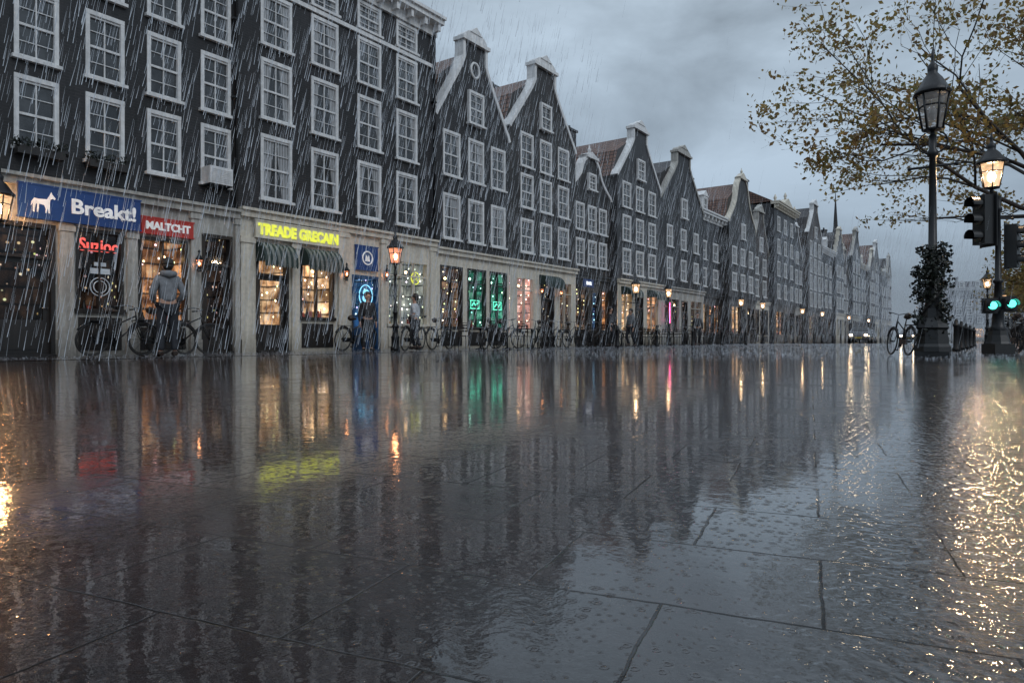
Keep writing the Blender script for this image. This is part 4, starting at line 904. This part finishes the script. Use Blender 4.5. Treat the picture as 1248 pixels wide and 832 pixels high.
# ---------------------------------------------------------------- cars
def car(loc,rz,color,label):
    P=simple('car_paint',color,.2,.3,coat=1); G=simple('car_glass',(.02,.022,.025),.05)
    c=thing('car',label,'car',loc,rz,'cars down the street')
    prof=[(-2.05,.35),(-2.1,.7),(-2.0,.95),(-1.2,1.02),(-.55,1.42),(.9,1.46),(1.75,1.05),(2.05,.95),(2.1,.4),(1.75,.28),(-1.8,.28)]
    bm=bmesh.new(); ring=[]
    for sx in(-.86,.86):
        ring.append([bm.verts.new((sx*(1 if z<1.05 else .78),y,z)) for y,z in prof])
    bm.faces.new(ring[0]); bm.faces.new(ring[1][::-1])
    for i in range(len(prof)):
        j=(i+1)%len(prof); bm.faces.new((ring[0][j],ring[0][i],ring[1][i],ring[1][j]))
    bmesh.ops.recalc_face_normals(bm,faces=bm.faces); bmesh.ops.bevel(bm,geom=list(bm.edges),offset=.06,segments=2,affect='EDGES')
    me=bpy.data.meshes.new('body'); bm.to_mesh(me); bm.free(); me.materials.append(P); ob('body',me,c)
    m=MB(); m.add([(-.74,-1.16,1.09),(.74,-1.16,1.09),(.6,-.63,1.42),(-.6,-.63,1.42)],[(0,1,2,3)]); ob('windscreen',m.mesh('windscreen',[G]),c)
    for sg in(-1,1):
        m=MB(); m.add([(sg*.86,-.95,1.05),(sg*.86,1.5,1.07),(sg*.71,.85,1.38),(sg*.71,-.5,1.36)],[(0,1,2,3) if sg>0 else (3,2,1,0)]); 
        ob('side_window',m.mesh('side_window',[G]),c)
        m=MB(); m.ball((sg*.62,-2.1,.72),.14,10,0,.7); ob('headlight',m.mesh('headlight',[HEADL]),c)
        for y in(-1.3,1.3):
            m=MB(); m.tube([(sg*.7,y,.32),(sg*.9,y,.32)],.32,16,0); m.tube([(sg*.9,y,.32),(sg*.915,y,.32)],.19,12,1); ob('wheel',m.mesh('wheel',[RUBBER,CHROME]),c)
    m=MB(); m.box(-.3,.3,-2.13,-2.1,.42,.54); ob('number_plate',m.mesh('number_plate',[simple('plate_yellow',(.5,.4,.05),.4)]),c)
    return c
HEADL=emis('headlight_glass',(1,.78,.52),20)
c1=car((5.2,72,0),.05,(.12,.13,.15),'grey car with lit headlights driving on the wet street')
copy_thing(c1,(7.5,90,0),(0,0,.0),'grey car with lit headlights driving on the wet street')
c3=car((3.6,86,0),.0,(.3,.3,.32),'silver car with lit headlights near the terrace')
copy_thing(c3,(9.5,108,0),(0,0,.05),'silver car with lit headlights down the street')

# ---------------------------------------------------------------- people
def skin(name,V,E,Rr,mats,sub=2,root=0):
    me=bpy.data.meshes.new('t'); me.from_pydata([tuple(v) for v in V],E,[]); o=bpy.data.objects.new('t',me); col.objects.link(o)
    md=o.modifiers.new('s','SKIN'); md.use_smooth_shade=True
    sk=me.skin_vertices[0].data
    for i,r in enumerate(Rr):
        sk[i].radius=(r,r) if not isinstance(r,tuple) else r; sk[i].use_root=(i==root)
    s2=o.modifiers.new('u','SUBSURF'); s2.levels=sub; s2.render_levels=sub
    dg=bpy.context.evaluated_depsgraph_get(); m2=bpy.data.meshes.new_from_object(o.evaluated_get(dg)); m2.name=name
    bpy.data.objects.remove(o); m2.materials.clear()
    for m in mats: m2.materials.append(m)
    for p in m2.polygons: p.use_smooth=True
    return m2
SKIN=simple('skin',(.42,.25,.18),.5,var=.1)
def person(loc,rz,label,top,trou,hair,arms,legs,scale=1,hood=False,short=False):
    p=thing('person',label,'person',loc,rz,None); p.scale=(scale,)*3
    J={'pel':(0,0,.95),'sp':(0,.0,1.12),'ch':(0,.01,1.33),'nk':(0,.0,1.47),'nk2':(0,-.01,1.53),'hd':(0,-.02,1.60),'hc':(0,-.015,1.67),'ht':(0,.0,1.73)}
    rad={'pel':.135,'sp':.125,'ch':.14,'nk':.06,'nk2':.052,'hd':.075,'hc':.092,'ht':.06}
    E=[('pel','sp'),('sp','ch'),('ch','nk'),('nk','nk2'),('nk2','hd'),('hd','hc'),('hc','ht')]
    for s,sg in(('l',-1),('r',1)):
        sh,el,wr,ha=arms[s]; J.update({s+'sh':(sg*.165,.0,1.40),s+'el':el,s+'wr':wr,s+'ha':ha})
        rad.update({s+'sh':.062,s+'el':.042,s+'wr':.027,s+'ha':.034}); E+=[('ch',s+'sh'),(s+'sh',s+'el'),(s+'el',s+'wr'),(s+'wr',s+'ha')]
        kn,an,to=legs[s]; J.update({s+'hp':(sg*.09,0,.88),s+'kn':kn,s+'an':an,s+'to':to}); rad.update({s+'hp':.095,s+'kn':.058,s+'an':.038,s+'to':.032})
        E+=[('pel',s+'hp'),(s+'hp',s+'kn'),(s+'kn',s+'an'),(s+'an',s+'to')]
        d=(Vector(ha)-Vector(wr)).normalized(); side=Vector((0,-1,0)) if abs(d.y)<.7 else Vector((sg,0,0))
        for k,(off,ln) in enumerate(((-.027,.062),(-.009,.075),(.009,.07),(.027,.055))):
            a=Vector(ha)+d*.03+side*off; b=a+d*ln*.55; c=b+d*ln*.4+Vector((-sg*.015,0,-.01))
            J[f'{s}f{k}a']=tuple(a);J[f'{s}f{k}b']=tuple(b);J[f'{s}f{k}c']=tuple(c); rad[f'{s}f{k}a']=.0095;rad[f'{s}f{k}b']=.009;rad[f'{s}f{k}c']=.007
            E+=[(s+'ha',f'{s}f{k}a'),(f'{s}f{k}a',f'{s}f{k}b'),(f'{s}f{k}b',f'{s}f{k}c')]
        t1=Vector(wr)+d*.035+side*.035; t2=t1+d*.03+side*.018; J[s+'t1']=tuple(t1);J[s+'t2']=tuple(t2);rad[s+'t1']=.011;rad[s+'t2']=.008; E+=[(s+'wr',s+'t1'),(s+'t1',s+'t2')]
    J['nose']=(0,-.118,1.645);rad['nose']=.012;E.append(('hc','nose'))
    for sg,nm in((-1,'e1'),(1,'e2')): J[nm]=(sg*.09,0,1.655);rad[nm]=.015;E.append(('hc',nm))
    def build(name,keys,extra,mat,sub=2,rk=None):
        ks=[k for k in J if k in keys]; ix={k:i for i,k in enumerate(ks)}
        rr=[rad[k]+extra.get(k,extra.get('*',0)) for k in ks]
        return ob(name,skin(name,[J[k] for k in ks],[(ix[a],ix[b]) for a,b in E if a in ix and b in ix],rr,[mat],sub,ix[rk or 'pel']),p)
    build('body',set(J),{},SKIN)
    up={'pel','sp','ch','nk','lsh','lel','rsh','rel'}|(set() if short else {'lwr','rwr'})
    ex={'*':.022,'ch':.03,'pel':.03,'sp':.035,'nk':.015}
    if short: ex.update({'lel':.012,'rel':.012})
    build('jacket' if not short else 'shirt',up,ex,top)
    build('trousers',{'pel','lhp','lkn','lan','rhp','rkn','ran'},{'*':.018,'pel':.01,'lhp':.02,'rhp':.02,'lan':.022,'ran':.022},trou)
    for s in'lr':
        m=MB(); a=Vector(J[s+'an']); t=Vector(J[s+'to']); d=(t-a); d.z=0; d.normalize()
        m.tube([a-d*.055+Vector((0,0,-.045)),a+Vector((0,0,-.03)),a+d*.08+Vector((0,0,-.045)),t+d*.02+Vector((0,0,.0)),t+d*.07],[.04,.052,.048,.044,.025],8); ob('shoe',m.mesh('shoe',[LEATH]),p)
    m=MB(); pr=[]
    for i in range(7):
        t=-.25+i*(math.pi/2+.25)/6; pr.append((max(.002,.108*math.cos(t)),.118*math.sin(t)))
    m.lathe(pr,14,(0,.022,1.685)); 
    m.lathe([(.06,-.09),(.085,-.04),(.1,0)],12,(0,.035,1.66)); ob('hair',m.mesh('hair',[hair]),p)
    if hood:
        m=MB(); m.tube([(-.11,-.04,1.47),(-.1,.06,1.50),(0,.12,1.49),(.1,.06,1.50),(.11,-.04,1.47)],[.03,.055,.07,.055,.03],8); ob('hood',m.mesh('hood',[top]),p)
    return p
HAIRD=simple('dark_hair',(.02,.015,.012),.5,scale=40)
GREYH=simple('grey_hoodie',(.18,.19,.205),.8,scale=9,bump=.4); JEANS=simple('dark_jeans',(.02,.023,.03),.8,scale=15,bump=.3); WSH=simple('white_shirt',(.5,.53,.56),.7,scale=8,bump=.3); BLK=simple('black_coat',(.015,.015,.018),.7)
down={'l':(0,(-.235,.03,1.12),(-.25,-.04,.87),(-.25,-.06,.80)),'r':(0,(.235,.03,1.12),(.25,-.04,.87),(.25,-.06,.80))}
st={'l':((-.11,-.02,.5),(-.12,.03,.09),(-.13,-.10,.045)),'r':((.11,-.01,.5),(.12,.03,.09),(.14,-.10,.045))}
pock={'l':(0,(-.27,.06,1.14),(-.2,-.12,1.0),(-.16,-.17,.97)),'r':(0,(.27,.06,1.14),(.2,-.12,1.0),(.16,-.17,.97))}
walk={'l':((-.1,-.16,.52),(-.1,-.02,.12),(-.1,-.15,.06)),'r':((.1,.03,.5),(.1,.2,.12),(.1,.09,.05))}
person((1.9,7.38,.004),-HP-.25,'man in grey hoodie and dark trousers seen from behind',GREYH,JEANS,HAIRD,pock,st,1.14,True)
person((.95,15.75,.004),-HP+.5,'person in white shirt and dark trousers on the pavement',WSH,JEANS,HAIRD,pock,walk,1.0,False,True)
person((.75,13.95,.004),1.2,'person in black coat standing beside a doorway',BLK,BLK,HAIRD,down,st,.98)
person((2.0,27.0,.004),1.9,'person in dark coat standing by the terrace',BLK,JEANS,HAIRD,down,walk,1.0)
person((2.4,28.2,.004),-.4,'person in grey hooded jacket walking past the terrace',GREYH,JEANS,HAIRD,down,walk,.97,True)
person((2.8,35.5,.004),.4,'person in black coat walking along the pavement',BLK,BLK,HAIRD,down,walk,1.0)

# ---------------------------------------------------------------- rain
RAIN=simple('rain_water',(.60,.65,.71),.3,var=.1); 
def rain(name,n,box,lens,rad,seed,label,avoid=3.5,mat=None):
    r=random.Random(seed); V=[];F=[]
    x0,x1,y0,y1,z0,z1=box; k=0
    rt=Vector((.813,.582,0))
    while k<n:
        p=Vector((r.uniform(x0,x1),r.uniform(y0,y1),r.uniform(z0,z1)))
        dd=math.hypot(p.x-16,p.y)
        if dd<avoid: continue
        ln=r.uniform(*lens); d=(rt*r.gauss(.20,.03)+Vector((0,r.gauss(0,.02),1))).normalized()*ln
        w=rad[0]+(rad[1]-rad[0])*r.random()**1.8; o=len(V)
        q=p+d
        for c in(p,q):
            ww=w if c is p else w*.3
            for a in range(3): V.append((c.x+ww*math.cos(a*2.094),c.y+ww*math.sin(a*2.094),c.z))
        F+=[(o,o+1,o+4,o+3),(o+1,o+2,o+5,o+4),(o+2,o,o+3,o+5)]; k+=1
    me=bpy.data.meshes.new(name); me.from_pydata(V,[],F); me.materials.append(mat or RAIN); me.update()
    return ob(name,me,label=label,kind='stuff')
rain('rain',7200,(0.4,5,2,21,0,10.4),(.25,.6),(.002,.0085),1,'falling rain between the square and the houses')
rain('rain',300,(8,22,4,24,0,5),(.2,.4),(.0008,.0016),4,'fine falling rain over the open square')
rain('rain',5500,(0.4,5,20,70,0,8),(.4,.8),(.0025,.007),2,'falling rain along the street')
rain('rain',13000,(0.4,16,60,180,0,10),(.8,1.4),(.007,.012),3,'distant haze of falling rain down the street')
r=random.Random(9); V=[];F=[]
for k in range(34000):
    dpt=11.5+r.random()**.8*40
    X=r.uniform(-.8,.85)*dpt; x=16+.813*X-.5823*dpt; y=.5823*X+.813*dpt
    if x<.15 : continue
    near=x<4.5
    for q in range(3 if near else 2):
        a=r.uniform(0,6.28); h=r.uniform(.008,.022)+((.05 if near else .02)*r.random()**3 if dpt>14 else 0); sp=h*1.3; o=len(V); w=.002+.00012*dpt
        bx,by=x+.012*math.cos(a),y+.012*math.sin(a); tx,ty=bx+sp*math.cos(a),by+sp*math.sin(a)
        V+=[(bx-w,by+w,.006),(bx+w,by-w,.006),(tx+w*.5,ty,h+.004),(tx-w*.5,ty,h+.004)]; F.append((o,o+1,o+2,o+3))
me=bpy.data.meshes.new('rain_splash'); me.from_pydata(V,[],F); me.materials.append(RAIN); ob('rain_splash',me,label='tiny splashes of raindrops bouncing off the paving',kind='stuff')

# ---------------------------------------------------------------- world, sun, camera
w=bpy.data.worlds.new('World'); sc.world=w; w.use_nodes=True; nt=w.node_tree; nt.nodes.clear()
out=N(nt,'ShaderNodeOutputWorld'); tc=N(nt,'ShaderNodeTexCoord'); sep=N(nt,'ShaderNodeSeparateXYZ'); L(nt,tc.outputs['Generated'],sep.inputs[0])
sky=N(nt,'ShaderNodeTexSky',sky_type='NISHITA'); sky.sun_disc=False; sky.sun_elevation=math.radians(35); sky.sun_rotation=math.radians(110)
b1=N(nt,'ShaderNodeBackground'); L(nt,sky.outputs[0],b1.inputs[0]); b1.inputs[1].default_value=.05
rp=N(nt,'ShaderNodeValToRGB'); L(nt,sep.outputs[2],rp.inputs[0]); e=rp.color_ramp.elements
st_=[(0,(.105,.132,.160)),(.06,(.125,.156,.192)),(.22,(.185,.23,.278)),(.45,(.25,.305,.36)),(.75,(.36,.42,.49)),(1,(.45,.52,.6))]
while len(e)<len(st_): e.new(.5)
for q,(p_,c_) in zip(e,st_): q.position=p_; q.color=(*c_,1)
mp=N(nt,'ShaderNodeMapping'); mp.inputs['Scale'].default_value=(1,1,2.6); L(nt,tc.outputs['Generated'],mp.inputs[0])
f=noise(nt,mp.outputs[0],1.9,7,.55,.35); k=mrange(nt,f,.32,.68,.62,1.45)
b2=N(nt,'ShaderNodeBackground'); L(nt,mixc(nt,1.0,rp.outputs[0],gray(nt,k),'MULTIPLY'),b2.inputs[0]); b2.inputs[1].default_value=1.9
mx=N(nt,'ShaderNodeMixShader'); mx.inputs[0].default_value=.88; L(nt,b1.outputs[0],mx.inputs[1]); L(nt,b2.outputs[0],mx.inputs[2]); L(nt,mx.outputs[0],out.inputs[0])
sl=bpy.data.lights.new('sun','SUN'); sl.energy=.8; sl.angle=math.radians(25); sl.color=(.95,.97,1)
so=bpy.data.objects.new('sun',sl); col.objects.link(so); so.rotation_euler=Vector((-.75,.25,-.6)).to_track_quat('-Z','Y').to_euler()
cam=bpy.data.cameras.new('camera'); cam.lens=24; cam.sensor_width=36; cam.clip_end=5000; cam.shift_y=-.0024; cam.clip_start=.02
co=bpy.data.objects.new('camera',cam); col.objects.link(co); co.location=(16,0,.36); co.rotation_euler=(math.pi/2,0,math.radians(35.6)); sc.camera=co
